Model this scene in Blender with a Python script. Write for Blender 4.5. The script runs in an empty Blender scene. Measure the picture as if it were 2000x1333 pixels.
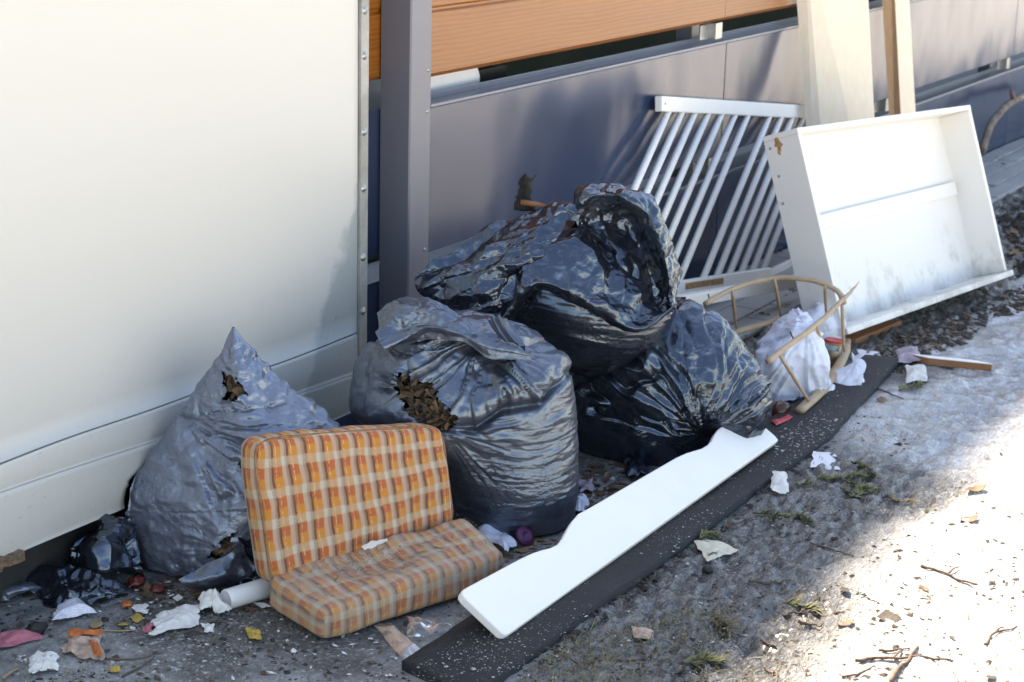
import bpy, math, random
import numpy as np
from mathutils import Vector, Matrix
S = bpy.context.scene
COL = S.collection
rad = math.radians

# ------------------------------------------------------------------ camera
FPX, PITCH, AZ, ROLL, CH, CD = 3750.0, rad(15.6), rad(29.75), rad(1.6), 1.65, 2.7155
FW = np.array([math.cos(PITCH)*math.cos(AZ), math.cos(PITCH)*math.sin(AZ), -math.sin(PITCH)])
_r0 = np.array([math.sin(AZ), -math.cos(AZ), 0.0]); _u0 = np.cross(_r0, FW)
CR = _r0*math.cos(ROLL)+_u0*math.sin(ROLL); CU = _u0*math.cos(ROLL)-_r0*math.sin(ROLL)
CC = np.array([0.0, -CD, CH])
cam = bpy.data.cameras.new('camera'); camo = bpy.data.objects.new('camera', cam); COL.objects.link(camo)
camo.matrix_world = Matrix(((CR[0], CU[0], -FW[0], CC[0]), (CR[1], CU[1], -FW[1], CC[1]), (CR[2], CU[2], -FW[2], CC[2]), (0, 0, 0, 1)))
cam.sensor_width = 36; cam.lens = FPX*36/2000; cam.clip_start = .1; cam.clip_end = 2000
cam.dof.use_dof = True; cam.dof.focus_distance = 4.35; cam.dof.aperture_fstop = 7.0
S.camera = camo

# ------------------------------------------------------------------ light
SUN_EL, SUN_DAZ = 52.0, 30.0                 # the sun stands behind the fence (+Y), 30 degrees towards +X
w = bpy.data.worlds.new('World'); S.world = w; w.use_nodes = True
nt = w.node_tree; bg = nt.nodes['Background']
sky = nt.nodes.new('ShaderNodeTexSky'); sky.sky_type = 'NISHITA'; sky.sun_disc = False
sky.sun_elevation = rad(SUN_EL); sky.sun_rotation = rad(SUN_DAZ)
sky.air_density = 1.0; sky.dust_density = 0.8; sky.ozone_density = 1.0
nt.links.new(sky.outputs[0], bg.inputs[0]); bg.inputs[1].default_value = 0.10
sl = bpy.data.lights.new('sun', 'SUN'); so = bpy.data.objects.new('sun', sl); COL.objects.link(so)
sl.energy = 5.0; sl.angle = rad(1.8); sl.color = (1, .95, .87)
_sd = Vector((math.cos(rad(SUN_EL))*math.sin(rad(SUN_DAZ)), math.cos(rad(SUN_EL))*math.cos(rad(SUN_DAZ)), math.sin(rad(SUN_EL))))
so.rotation_euler = _sd.to_track_quat('Z', 'Y').to_euler(); so.location = (4, 6, 8)
S.view_settings.view_transform = 'Standard'; S.view_settings.look = 'None'
S.view_settings.exposure = 2.32; S.view_settings.gamma = 1
S.view_settings.use_curve_mapping = False
S.view_settings.use_white_balance = True          # the camera was set for open shade
S.view_settings.white_balance_temperature = 7650; S.view_settings.white_balance_tint = 12

# ------------------------------------------------------------------ geometry helpers
def A(*a): return np.array(a, float)
def ray(x, y): return FW+CR*(x-1000)/FPX-CU*(y-666.5)/FPX
def onz(x, y, z=0.0):
    d = ray(x, y); return CC+d*(z-CC[2])/d[2]
def ony(x, y, Y=0.0):
    d = ray(x, y); return CC+d*(Y-CC[1])/d[1]
FH = A(math.cos(AZ), math.sin(AZ), 0)
def onf(x, y, P):                      # on the upright plane through P that faces the viewer's side
    d = ray(x, y); return CC+d*np.dot(np.asarray(P)-CC, FH)/np.dot(d, FH)
def proj(P):
    v = np.asarray(P)-CC; k = v@FW
    return 1000+FPX*(v@CR)/k, 666.5-FPX*(v@CU)/k

def mesh(name, V, F, mat=None, smooth=False, uv=None):
    me = bpy.data.meshes.new(name)
    V = np.asarray(V, float); 
    if isinstance(F, np.ndarray):
        n, k = F.shape
        me.vertices.add(len(V)); me.vertices.foreach_set('co', V.astype(np.float32).ravel())
        me.loops.add(n*k); me.polygons.add(n)
        me.loops.foreach_set('vertex_index', F.astype(np.int32).ravel())
        me.polygons.foreach_set('loop_start', np.arange(0, n*k, k, dtype=np.int32))
        me.update(calc_edges=True)
    else:
        me.from_pydata(V.tolist(), [], [list(f) for f in F]); me.update()
    if uv is not None:
        l = me.uv_layers.new(name='UVMap'); li = np.zeros(len(me.loops), np.int32)
        me.loops.foreach_get('vertex_index', li)
        l.data.foreach_set('uv', np.asarray(uv, np.float32)[li].ravel())
    if mat: me.materials.append(mat)
    if smooth: me.polygons.foreach_set('use_smooth', np.ones(len(me.polygons), bool))
    return me
def thing(name, label, cat, loc, group=None):
    o = bpy.data.objects.new(name, None); COL.objects.link(o); o.location = tuple(loc); o.empty_display_size = .05
    o['label'] = label; o['category'] = cat
    if group: o['group'] = group
    return o
def part(name, V, F, mat, parent, smooth=False, uv=None, bevel=0, kind=None, label=None):
    o = bpy.data.objects.new(name, mesh(name, V, F, mat, smooth, uv)); COL.objects.link(o)
    o.parent = parent
    p = parent; L = Vector((0, 0, 0))
    while p is not None: L += p.location; p = p.parent
    o.matrix_parent_inverse = Matrix.Translation(-L)
    if bevel: bev(o, bevel)
    if kind: o['kind'] = kind
    if label: o['label'] = label
    return o
def bev(o, wd, seg=2):
    b = o.modifiers.new('bevel', 'BEVEL'); b.width = wd; b.segments = seg; b.limit_method = 'ANGLE'; b.angle_limit = rad(40)
def single(name, label, cat, V, F, mat, smooth=False, uv=None, bevel=0, group=None):
    V = np.asarray(V, float); b = A((V[:, 0].min()+V[:, 0].max())/2, (V[:, 1].min()+V[:, 1].max())/2, V[:, 2].min())
    o = bpy.data.objects.new(name, mesh(name, V-b, F, mat, smooth, uv)); COL.objects.link(o); o.location = tuple(b)
    o['label'] = label; o['category'] = cat
    if group: o['group'] = group
    if bevel: bev(o, bevel)
    return o
def struct(name, V, F, mat, smooth=False, uv=None, kind='structure'):
    o = bpy.data.objects.new(name, mesh(name, V, F, mat, smooth, uv)); COL.objects.link(o); o['kind'] = kind
    return o
HEX = [(0, 3, 2, 1), (4, 5, 6, 7), (0, 1, 5, 4), (1, 2, 6, 5), (2, 3, 7, 6), (3, 0, 4, 7)]
def box(x0, x1, y0, y1, z0, z1):
    return A((x0, y0, z0), (x1, y0, z0), (x1, y1, z0), (x0, y1, z0), (x0, y0, z1), (x1, y0, z1), (x1, y1, z1), (x0, y1, z1)), HEX
def bar(p, q, wv, tv):                 # a bar from p to q with half-section vectors wv, tv
    p, q, wv, tv = map(np.asarray, (p, q, wv, tv))
    return np.array([p-wv-tv, p+wv-tv, p+wv+tv, p-wv+tv, q-wv-tv, q+wv-tv, q+wv+tv, q-wv+tv]), HEX
def joinm(items):
    V, F, n = [], [], 0
    for v, f in items:
        V.append(np.asarray(v)); F += [tuple(i+n for i in g) for g in f]; n += len(v)
    return np.concatenate(V), F
def unit(v): v = np.asarray(v, float); return v/(np.linalg.norm(v)+1e-12)
def tube(pts, r, n=8, cap=True):
    pts = np.asarray(pts, float); m = len(pts); r = np.broadcast_to(np.asarray(r, float), (m,))
    T = np.gradient(pts, axis=0); V = []; prev = A(0, 0, 1)
    if abs(unit(T[0])@prev) > .9: prev = A(1, 0, 0)
    for i in range(m):
        t = unit(T[i]); a = unit(prev-t*(prev@t)); b = np.cross(t, a); prev = a
        for k in range(n):
            g = 2*math.pi*k/n; V.append(pts[i]+r[i]*(a*math.cos(g)+b*math.sin(g)))
    F = []
    for i in range(m-1):
        for k in range(n):
            F.append((i*n+k, i*n+(k+1) % n, (i+1)*n+(k+1) % n, (i+1)*n+k))
    if cap: F += [tuple(range(n-1, -1, -1)), tuple(range((m-1)*n, m*n))]
    return np.array(V), F
def lathe(prof, n=24, M=None, c=(0, 0, 0)):      # prof: (r, h) pairs along local z
    V = []; F = []
    for r, h in prof:
        for k in range(n):
            g = 2*math.pi*k/n; V.append((r*math.cos(g), r*math.sin(g), h))
    for i in range(len(prof)-1):
        for k in range(n): F.append((i*n+k, i*n+(k+1) % n, (i+1)*n+(k+1) % n, (i+1)*n+k))
    V = np.array(V)
    if M is not None: V = V@np.asarray(M)           # rows of M are the local x, y, z axes
    return V+np.asarray(c), F
def frame(z, x=(1, 0, 0)):
    z = unit(z); x = np.asarray(x, float); x = unit(x-z*(x@z)); return np.array([x, np.cross(z, x), z])
def crm(Pt, n, closed=False):                      # Catmull-Rom resampling along axis 0
    Pt = np.asarray(Pt, float); m = len(Pt)
    t = np.linspace(0, m if closed else m-1, n, endpoint=not closed)
    i = np.floor(t).astype(int)
    if not closed: i = np.clip(i, 0, m-2)
    f = (t-i).reshape((-1,)+(1,)*(Pt.ndim-1))
    if closed: g = lambda k: Pt[(i+k) % m]
    else:
        E = np.concatenate([[2*Pt[0]-Pt[1]], Pt, [2*Pt[-1]-Pt[-2]]]); g = lambda k: E[i+k+1]
    a, b, c, d = g(-1), g(0), g(1), g(2)
    return .5*((2*b)+(c-a)*f+(2*a-5*b+4*c-d)*f**2+(-a+3*b-3*c+d)*f**3)
def grid_faces(nv, nu, closed):
    i, j = np.meshgrid(np.arange(nv-1), np.arange(nu if closed else nu-1), indexing='ij')
    k = (j+1) % nu
    return np.stack([i*nu+j, i*nu+k, (i+1)*nu+k, (i+1)*nu+j], -1).reshape(-1, 4)
def vnoise(P, seed=0):
    P = np.asarray(P, float); i = np.floor(P).astype(np.int64); f = P-i; f = f*f*(3-2*f)
    def h(d):
        q = i+np.array(d); n = (q[..., 0]*374761393+q[..., 1]*668265263+q[..., 2]*2147483647+seed*1274126177) & 0x7fffffff
        n = ((n ^ (n >> 13))*1274126177) & 0x7fffffff; n = (n ^ (n >> 16)) & 0xffff
        return n/65535.0
    x, y, z = f[..., 0], f[..., 1], f[..., 2]
    l = lambda a, b, t: a+(b-a)*t
    return l(l(l(h((0,0,0)), h((1,0,0)), x), l(h((0,1,0)), h((1,1,0)), x), y), l(l(h((0,0,1)), h((1,0,1)), x), l(h((0,1,1)), h((1,1,1)), x), y), z)*2-1
def fbm(P, oct=4, seed=0, gain=.5):
    P = np.asarray(P, float); s = 0; a = 1.0
    for k in range(oct): s = s+a*vnoise(P*2.03**k+k*17.3, seed+k); a *= gain
    return s
def normals(P, closed):
    if closed: du = np.roll(P, -1, 1)-np.roll(P, 1, 1)
    else: du = np.gradient(P, axis=1)
    dv = np.gradient(P, axis=0); n = np.cross(du, dv)
    return n/(np.linalg.norm(n, axis=-1, keepdims=True)+1e-9)
def resamp(P, nv, nu, closed):
    P = crm(P, nv); return np.swapaxes(crm(np.swapaxes(P, 0, 1), nu, closed), 0, 1)
def linup(P, nv, nu, closed):
    def ax(Q, n, cl):
        m = len(Q); t = np.linspace(0, m if cl else m-1, n, endpoint=not cl); i = np.floor(t).astype(int)
        if not cl: i = np.clip(i, 0, m-2)
        f = (t-i).reshape((-1,)+(1,)*(Q.ndim-1)); return Q[i % m]*(1-f)+Q[(i+1) % m]*f
    return np.swapaxes(ax(np.swapaxes(ax(P, nv, False), 0, 1), nu, closed), 0, 1)
def f1sq(P, seed):
    """squared distance to the nearest jittered seed (unit cells)"""
    P = np.asarray(P, float); shp = P.shape[:-1]; P = P.reshape(-1, 3); i = np.floor(P).astype(np.int64); best = np.full(len(P), 9.0)
    for dx in (-1, 0, 1):
        for dy in (-1, 0, 1):
            for dz in (-1, 0, 1):
                q = i+np.array((dx, dy, dz)); n = (q[:, 0]*374761393+q[:, 1]*668265263+q[:, 2]*2147483647+seed*1274126177) & 0x7fffffff
                n = ((n ^ (n >> 13))*1274126177) & 0x7fffffff; n = n ^ (n >> 16)
                s = q+np.stack([(n & 1023)/1023.0, ((n >> 10) & 1023)/1023.0, ((n >> 20) & 1023)/1023.0], -1)
                best = np.minimum(best, ((P-s)**2).sum(-1))
    return best.reshape(shp)
def facet(P, scale, seed=0, warp=.25):
    """crumpled film: flat facets with sharp creases, both ridges and valleys (difference of two Worley fields)"""
    Q = np.asarray(P)*np.asarray(scale, float)
    if warp: Q = Q+warp*np.stack([vnoise(Q*.6+k*9.1, seed+50+k) for k in range(3)], -1)
    return f1sq(Q, seed)-f1sq(Q, seed+101)
def sheet(name, P, closed, mat, parent=None, keep=None, solid=0, label=None, cat=None, group=None, kind=None):
    nv, nu = P.shape[:2]; F = grid_faces(nv, nu, closed)
    if keep is not None: F = F[keep.ravel()[F].all(1)]
    uv = np.stack(np.meshgrid(np.linspace(0, 1, nu), np.linspace(0, 1, nv)), -1).reshape(-1, 2)
    V = P.reshape(-1, 3)
    if parent is not None: o = part(name, V, F, mat, parent, True, uv, kind=kind, label=label)
    else: o = single(name, label, cat, V, F, mat, True, uv, group=group)
    if solid:
        m = o.modifiers.new('thick', 'SOLIDIFY'); m.thickness = solid; m.offset = -1
    return o

# ------------------------------------------------------------------ materials
class NB:
    def __init__(s, name):
        s.m = bpy.data.materials.new(name); s.m.use_nodes = True; s.t = s.m.node_tree; s.p = s.t.nodes['Principled BSDF']
        s.tc = s.n('ShaderNodeTexCoord'); s.obj = s.tc.outputs['Object']; s.uv = s.tc.outputs['UV']
        s.pos = s.n('ShaderNodeNewGeometry').outputs['Position']
    def n(s, t, **k):
        o = s.t.nodes.new(t)
        for a, b in k.items(): setattr(o, a, b)
        return o
    def put(s, sock, v):
        if v is None: return
        if isinstance(v, bpy.types.NodeSocket): s.t.links.new(v, sock)
        elif isinstance(v, (tuple, list)) and len(v) == 3 and sock.type == 'RGBA': sock.default_value = (*v, 1)
        else: sock.default_value = v
    def math(s, op, a, b=None, c=None, clamp=False):
        o = s.n('ShaderNodeMath', operation=op, use_clamp=clamp); s.put(o.inputs[0], a); s.put(o.inputs[1], b); s.put(o.inputs[2], c); return o.outputs[0]
    def mix(s, f, a, b, blend='MIX'):
        o = s.n('ShaderNodeMix', data_type='RGBA', blend_type=blend); s.put(o.inputs[0], f); s.put(o.inputs[6], a); s.put(o.inputs[7], b); return o.outputs[2]
    def map(s, v, scale=(1, 1, 1), loc=(0, 0, 0), rot=(0, 0, 0)):
        o = s.n('ShaderNodeMapping'); s.put(o.inputs[0], v); o.inputs[1].default_value = loc; o.inputs[2].default_value = rot; o.inputs[3].default_value = scale; return o.outputs[0]
    def noise(s, v, scale, det=4, rough=.55, dist=0):
        o = s.n('ShaderNodeTexNoise'); s.put(o.inputs['Vector'], v); o.inputs['Scale'].default_value = scale; o.inputs['Detail'].default_value = det
        o.inputs['Roughness'].default_value = rough; o.inputs['Distortion'].default_value = dist; return o.outputs[0]
    def voro(s, v, scale, feature='F1', rnd=1):
        o = s.n('ShaderNodeTexVoronoi', feature=feature); s.put(o.inputs['Vector'], v); o.inputs['Scale'].default_value = scale; o.inputs['Randomness'].default_value = rnd; return o
    def wave(s, v, scale, dist=2, det=2, dsc=1, dirn='X'):
        o = s.n('ShaderNodeTexWave', bands_direction=dirn); s.put(o.inputs[0], v); o.inputs[1].default_value = scale; o.inputs[2].default_value = dist; o.inputs[3].default_value = det; o.inputs[4].default_value = dsc; return o.outputs[1]
    def ramp(s, f, stops, interp='LINEAR'):
        o = s.n('ShaderNodeValToRGB'); s.put(o.inputs[0], f); r = o.color_ramp; r.interpolation = interp
        for i, (p, c) in enumerate(stops):
            e = r.elements[i] if i < 2 else r.elements.new(p)
            e.position = p; e.color = (*c, 1) if isinstance(c, (tuple, list)) else (c, c, c, 1)
        return o.outputs[0]
    def bump(s, h, strength=.3, dist=.01, prev=None):
        o = s.n('ShaderNodeBump'); o.inputs['Strength'].default_value = strength; o.inputs['Distance'].default_value = dist; s.put(o.inputs['Height'], h); s.put(o.inputs['Normal'], prev); return o.outputs[0]
    def xyz(s, v):
        o = s.n('ShaderNodeSeparateXYZ'); s.put(o.inputs[0], v); return o.outputs
    def attr(s, name):
        o = s.n('ShaderNodeAttribute'); o.attribute_name = name; return o.outputs['Fac']
    def fin(s, col=None, rough=None, nrm=None, **k):
        s.put(s.p.inputs['Base Color'], col); s.put(s.p.inputs['Roughness'], rough); s.put(s.p.inputs['Normal'], nrm)
        for a, b in k.items(): s.put(s.p.inputs[a.replace('_', ' ')], b)
        return s.m
def simple(name, c, rough=.5, var=.25, sc=20, bsc=60, bst=.15, **k):
    b = NB(name); n = b.noise(b.obj, sc, 5)
    c2 = tuple(x*(1-var) for x in c); c1 = tuple(min(1, x*(1+var*.4)) for x in c)
    return b.fin(b.mix(b.ramp(n, [(.3, 0), (.7, 1)]), c2, c1), rough, b.bump(b.noise(b.obj, bsc, 3), bst, .004), **k)
MT = {}
# ivory sheet metal of the cabin: bare, greyish patches by the corner strip, grime specks low down
b = NB('cabin_paint'); x, y, z = b.xyz(b.pos)
n1 = b.noise(b.pos, 3.0, 5, .6); n2 = b.noise(b.pos, 22, 4, .6)
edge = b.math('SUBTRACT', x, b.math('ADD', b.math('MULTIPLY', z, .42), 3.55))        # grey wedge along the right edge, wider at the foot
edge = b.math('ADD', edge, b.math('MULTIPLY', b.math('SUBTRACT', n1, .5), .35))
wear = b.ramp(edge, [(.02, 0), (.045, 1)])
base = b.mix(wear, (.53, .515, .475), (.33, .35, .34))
spk = b.ramp(b.noise(b.pos, 75, 3, .7), [(.64, 0), (.70, 1)]); scr = b.ramp(b.noise(b.map(b.pos, (5, 5, 70), rot=(0, .35, 0)), 1, 5, .7), [(.64, 0), (.72, 1)])
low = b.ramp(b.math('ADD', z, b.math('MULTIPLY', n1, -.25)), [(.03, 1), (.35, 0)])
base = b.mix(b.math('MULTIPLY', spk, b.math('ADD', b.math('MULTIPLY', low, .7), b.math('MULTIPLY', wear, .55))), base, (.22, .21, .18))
base = b.mix(b.math('MULTIPLY', scr, .10), base, (.42, .41, .37))
run = b.ramp(b.noise(b.map(b.pos, (30, 30, 1.2)), 1, 4, .6), [(.5, 0), (.75, 1)])
base = b.mix(b.math('MULTIPLY', run, .10), base, (.55, .5, .4))
base = b.mix(b.math('MULTIPLY', low, b.math('MULTIPLY', n2, .34)), base, (.4, .4, .36))
hb = b.noise(b.pos, 1.7, 2)
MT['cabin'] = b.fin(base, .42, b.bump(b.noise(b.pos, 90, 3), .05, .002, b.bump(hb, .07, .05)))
MT['strip'] = simple('aluminium_strip', (.33, .325, .30), .55, .35, 14, 60, .1, Metallic=.25)
MT['screw'] = simple('screw_zinc', (.42, .42, .41), .35, .3, 200, 300, .1, Metallic=.7)
MT['dark'] = simple('underside_dark', (.03, .03, .03), .9)
MT['rust'] = simple('rusty_plaster', (.20, .13, .085), .9, .6, 60, 120, .6)
b = NB('post_paint'); sc = b.ramp(b.noise(b.map(b.pos, (40, 40, 9)), 1, 3, .7), [(.74, 0), (.78, 1)])
MT['post'] = b.fin(b.mix(b.math('MULTIPLY', sc, .35), (.135, .14, .168), (.35, .35, .38)), b.math('ADD', .3, b.math('MULTIPLY', b.noise(b.pos, 6, 3), .12)), b.bump(b.noise(b.pos, 2.5, 1), .15, .03))
MT['flange_glint'] = simple('flange_glint_paint', (.17, .18, .22), .28, .1, 5, 20, .03)  # lighter than the panels: highlight of their top flange put into the colour
b = NB('panel_paint'); sc = b.ramp(b.noise(b.map(b.pos, (50, 50, 16)), 1, 2, .7), [(.78, 0), (.80, 1)])
MT['panel'] = b.fin(b.mix(b.math('MULTIPLY', sc, .3), (.026, .040, .080), (.35, .36, .4)), b.math('ADD', .15, b.math('MULTIPLY', b.noise(b.pos, 3, 4), .06)), b.bump(b.noise(b.map(b.pos, (1.6, 1, 1)), 2.2, 1), .3, .035), Specular_IOR_Level=.5, IOR=1.5)
b = NB('oak_laminate'); gx = b.map(b.pos, (1.0, 1, 9))
fl = b.noise(gx, 1.6, 2, .5); rings = b.wave(b.map(b.pos, (.9, 1, 7.5)), 3.2, 9, 2, .55, 'Z')
fine = b.noise(b.map(b.pos, (14, 14, 380)), 1, 4, .6)
c = b.mix(b.ramp(rings, [(.2, 0), (.9, 1)]), (.30, .097, .005), (.215, .062, .003))
c = b.mix(b.ramp(fine, [(.45, 0), (.7, .6)]), c, (.15, .04, .004))
c = b.mix(b.ramp(fl, [(.35, 0), (.7, .5)]), c, (.31, .10, .009))
MT['oak'] = b.fin(c, .38, b.bump(fine, .08, .002))
def film(name, col, dust, dcol, rough, wr=1.0, strv=(1, 1, 1), bst=.5, **k):
    b = NB(name); q = b.map(b.obj, strv)
    wq = b.n('ShaderNodeVectorMath', operation='ADD'); nz = b.n('ShaderNodeTexNoise'); b.put(nz.inputs[0], q); nz.inputs['Scale'].default_value = 14*wr; nz.inputs['Detail'].default_value = 2
    sc_ = b.n('ShaderNodeVectorMath', operation='SCALE'); b.put(sc_.inputs[0], nz.outputs['Color']); sc_.inputs['Scale'].default_value = .03/wr
    b.put(wq.inputs[0], q); b.put(wq.inputs[1], sc_.outputs[0]); q = wq.outputs[0]
    def fac(s, off):                                  # crumples: two Voronoi fields subtracted give flat facets with sharp creases
        d1 = b.voro(q, s).outputs[0]; d2 = b.voro(b.map(q, (1, 1, 1), (off, off*.7, off*.3)), s*1.07).outputs[0]
        return b.math('SUBTRACT', b.math('POWER', d1, 2), b.math('POWER', d2, 2))
    mk = b.ramp(b.noise(b.obj, 6, 3, .6), [(.38, .12), (.62, 1)]); mk2 = b.ramp(b.noise(b.obj, 11, 3, .6), [(.45, .05), (.65, 1)])
    nr = b.bump(b.math('MULTIPLY', fac(48*wr, 3.1), mk), bst*.55, .007); nr = b.bump(b.math('MULTIPLY', fac(125*wr, 5.7), mk2), bst*.9, .0028, nr)
    d = b.math('MULTIPLY', b.ramp(b.noise(b.obj, 7, 6, .7), [(.38, .15), (.72, 1)]), dust)
    d = b.math('ADD', d, b.math('MULTIPLY', b.ramp(b.noise(b.obj, 160, 2, .6), [(.7, 0), (.76, 1)]), dust*1.2), clamp=True)
    return b.fin(b.mix(d, col, dcol), b.math('ADD', rough, b.math('MULTIPLY', d, .5)), nr, **k)
MT['bag'] = film('black_bag_film', (.005, .006, .010), .07, (.16, .17, .20), .20, 1.0, (1, 1, 1), .32, Specular_IOR_Level=.9, IOR=1.68, Specular_Tint=(.68, .82, 1, 1))  # blue base and specular tint imitate sky reflection, also on the next two films
MT['bag_b'] = film('dull_black_bag_film', (.014, .017, .027), .36, (.20, .21, .25), .25, 1.0, (1, 1, 1.6), .34, Specular_IOR_Level=1.0, IOR=1.75, Specular_Tint=(.70, .84, 1, 1))
MT['bag_g'] = film('grey_bag_film', (.075, .085, .115), .30, (.24, .24, .26), .23, 1.3, (1, 1, 1.3), .36, Specular_IOR_Level=1.0, IOR=1.8, Specular_Tint=(.7, .82, 1, 1))
MT['bag_in'] = simple('bag_lining', (.012, .012, .012), .6)
MT['milk'] = film('milky_carrier_film', (.74, .76, .85), .05, (.5, .48, .44), .3, 1.3, (1, 1, 1), .35, Subsurface_Weight=.0, Transmission_Weight=.0)
MT['clear'] = film('clear_plastic', (.86, .88, .9), .1, (.5, .48, .44), .22, 1.4, (1, 1, 1), .1, Transmission_Weight=.9, IOR=1.2)
MT['leaf'] = simple('dead_leaf', (.13, .075, .035), .75, .7, 8, 40, .4)
MT['leaf2'] = simple('dead_leaf_pale', (.25, .15, .075), .75, .6, 8, 40, .4)
MT['leafy'] = simple('yellow_leaf', (.50, .33, .06), .6, .4, 20, 60, .3)
MT['leafb'] = simple('tan_leaf', (.36, .26, .13), .7, .4, 20, 60, .3)
MT['white'] = simple('white_lacquer', (.91, .86, .80), .6, .03, 10, 25, .02, Specular_IOR_Level=.25)
b = NB('drawer_white'); x, y, z = b.xyz(b.pos)
mo = b.ramp(b.math('ADD', b.noise(b.map(b.pos, (9, 9, 6)), 1, 6, .72), b.math('MULTIPLY', z, -.85)), [(.38, 0), (.54, 1)]); mo = b.math('MULTIPLY', mo, b.ramp(z, [(.14, 1), (.27, 0)]))
MT['drawer'] = b.fin(b.mix(b.math('MULTIPLY', mo, .5), (.80, .77, .72), (.28, .26, .22)), .4, b.bump(b.noise(b.pos, 120, 2), .03, .002))
MT['chip'] = simple('bare_chipboard', (.45, .25, .10), .8, .5, 60, 90, .5)
def timber(name, c1, c2, ax=(60, 60, 2.5), rough=.65):
    b = NB(name); g = b.noise(b.map(b.obj, ax), 1, 5, .65, .4); g2 = b.noise(b.obj, 4, 2)
    c = b.mix(b.ramp(g, [(.3, 0), (.72, 1)]), c1, c2); c = b.mix(b.math('MULTIPLY', g2, .3), c, c2)
    return b.fin(c, rough, b.bump(g, .12, .002))
MT['pine'] = timber('pale_pine', (.92, .77, .60), (.86, .68, .47))
MT['pineb'] = timber('brown_pine', (.50, .30, .15), (.40, .22, .10))
MT['hoop'] = timber('weathered_beech', (.56, .41, .26), (.40, .28, .17), (18, 18, 18))
MT['brownwood'] = timber('red_brown_wood', (.34, .15, .07), (.22, .09, .04), (6, 60, 60), .7)
MT['bark'] = simple('twig_bark', (.13, .085, .06), .85, .5, 30, 90, .6)
MT['barkg'] = simple('branch_bark', (.24, .18, .14), .85, .6, 25, 60, .7)
MT['straw'] = simple('dry_straw', (.42, .32, .18), .8, .4, 40)
MT['straw_d'] = simple('brown_straw', (.22, .15, .09), .85, .5, 30, 90, .3)
MT['char'] = simple('charred_scrap', (.035, .03, .026), .85, .6, 60, 120, .9)
b = NB('rubber_mat'); v = b.voro(b.pos, 130); sp = b.ramp(v.outputs[0], [(.07, 1), (.12, 0)])
sel = b.ramp(b.xyz(v.outputs[1])[0], [(.60, 0), (.62, 1)]); lump = b.noise(b.pos, 260, 2, .7); big = b.ramp(b.noise(b.pos, 5, 4, .6), [(.35, .35), (.7, 1)])
f = b.math('MULTIPLY', b.math('MULTIPLY', sp, sel), big)
dustm = b.math('MULTIPLY', b.ramp(b.noise(b.pos, 9, 6, .7), [(.5, 0), (.8, 1)]), .22)
MT['mat'] = b.fin(b.mix(f, b.mix(dustm, (.009, .009, .011), (.06, .058, .056)), (.42, .41, .40)), .72, b.bump(lump, .7, .004, b.bump(b.noise(b.pos, 30, 3), .3, .006)))
MT['tube'] = simple('white_tube', (.80, .80, .78), .45, .08, 15, 30, .05)
MT['green'] = simple('green_print', (.05, .45, .06), .5, .1)
MT['paper'] = simple('white_paper', (.78, .77, .78), .8, .1, 30, 120, .2)
MT['tissue'] = simple('wet_tissue', (.74, .71, .66), .85, .2, 50, 150, .5)
MT['creamcard'] = simple('cream_card', (.62, .58, .44), .75, .2, 30, 100, .3)
MT['pink'] = simple('pink_cloth', (.55, .17, .21), .85, .35, 40, 220, .6)
MT['orange'] = simple('orange_peelings', (.62, .15, .03), .6, .5, 40, 90, .5)
MT['mush'] = simple('pulp', (.52, .36, .27), .7, .5, 60, 110, .8)
MT['redglass'] = simple('wet_red_skin', (.16, .022, .015), .15, .5, 30, 80, .3)
MT['red'] = simple('red_plastic', (.55, .02, .03), .3, .1, 20)
MT['purple'] = simple('purple_plastic', (.13, .03, .10), .4, .2, 20, 200, .3)
MT['lilac'] = simple('lilac_rag', (.40, .33, .37), .85, .4, 40, 120, .7)
MT['onion'] = simple('brown_glaze', (.09, .035, .015), .12, .5, 12, 20, .05)
MT['blk'] = simple('black_lump', (.018, .016, .015), .6, .5, 40, 90, .6)
MT['yellow'] = simple('yellow_bit', (.55, .36, .06), .6, .4, 40)
b = NB('jar_food'); MT['food'] = b.fin(b.mix(b.noise(b.obj, 60, 4), (.30, .12, .04), (.5, .3, .14)), .5)
b = NB('jar_glass'); MT['glass'] = b.fin((.9, .93, .92), .04, None, Transmission_Weight=1.0, IOR=1.45)
MT['needle'] = simple('fir_needles', (.19, .19, .075), .6, .6, 60, 90, .2)
MT['needled'] = simple('dry_needles', (.24, .19, .11), .7, .5, 60, 90, .2)
MT['crumb'] = simple('white_crumbs', (.46, .45, .42), .8, .2, 50)
MT['clod'] = simple('dark_soil', (.045, .035, .027), .9, .6, 40, 120, .8)
b = NB('paver'); MT['paver'] = b.fin(b.mix(b.noise(b.pos, 3.3, 3), (.26, .25, .24), (.48, .46, .44)), .75, b.bump(b.noise(b.pos, 140, 4, .7), .5, .004))
MT['joint'] = simple('sand_joint', (.07, .06, .05), .95, .5, 40, 120, .6)
MT['shade_wall'] = simple('olive_wall', (.045, .055, .02), .9, .4, 2, 20, .3)
MT['iron'] = simple('black_iron', (.012, .012, .014), .4, .3, 30)
MT['pad'] = simple('white_roll', (.82, .82, .84), .6, .05, 10, 30, .1)
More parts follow.
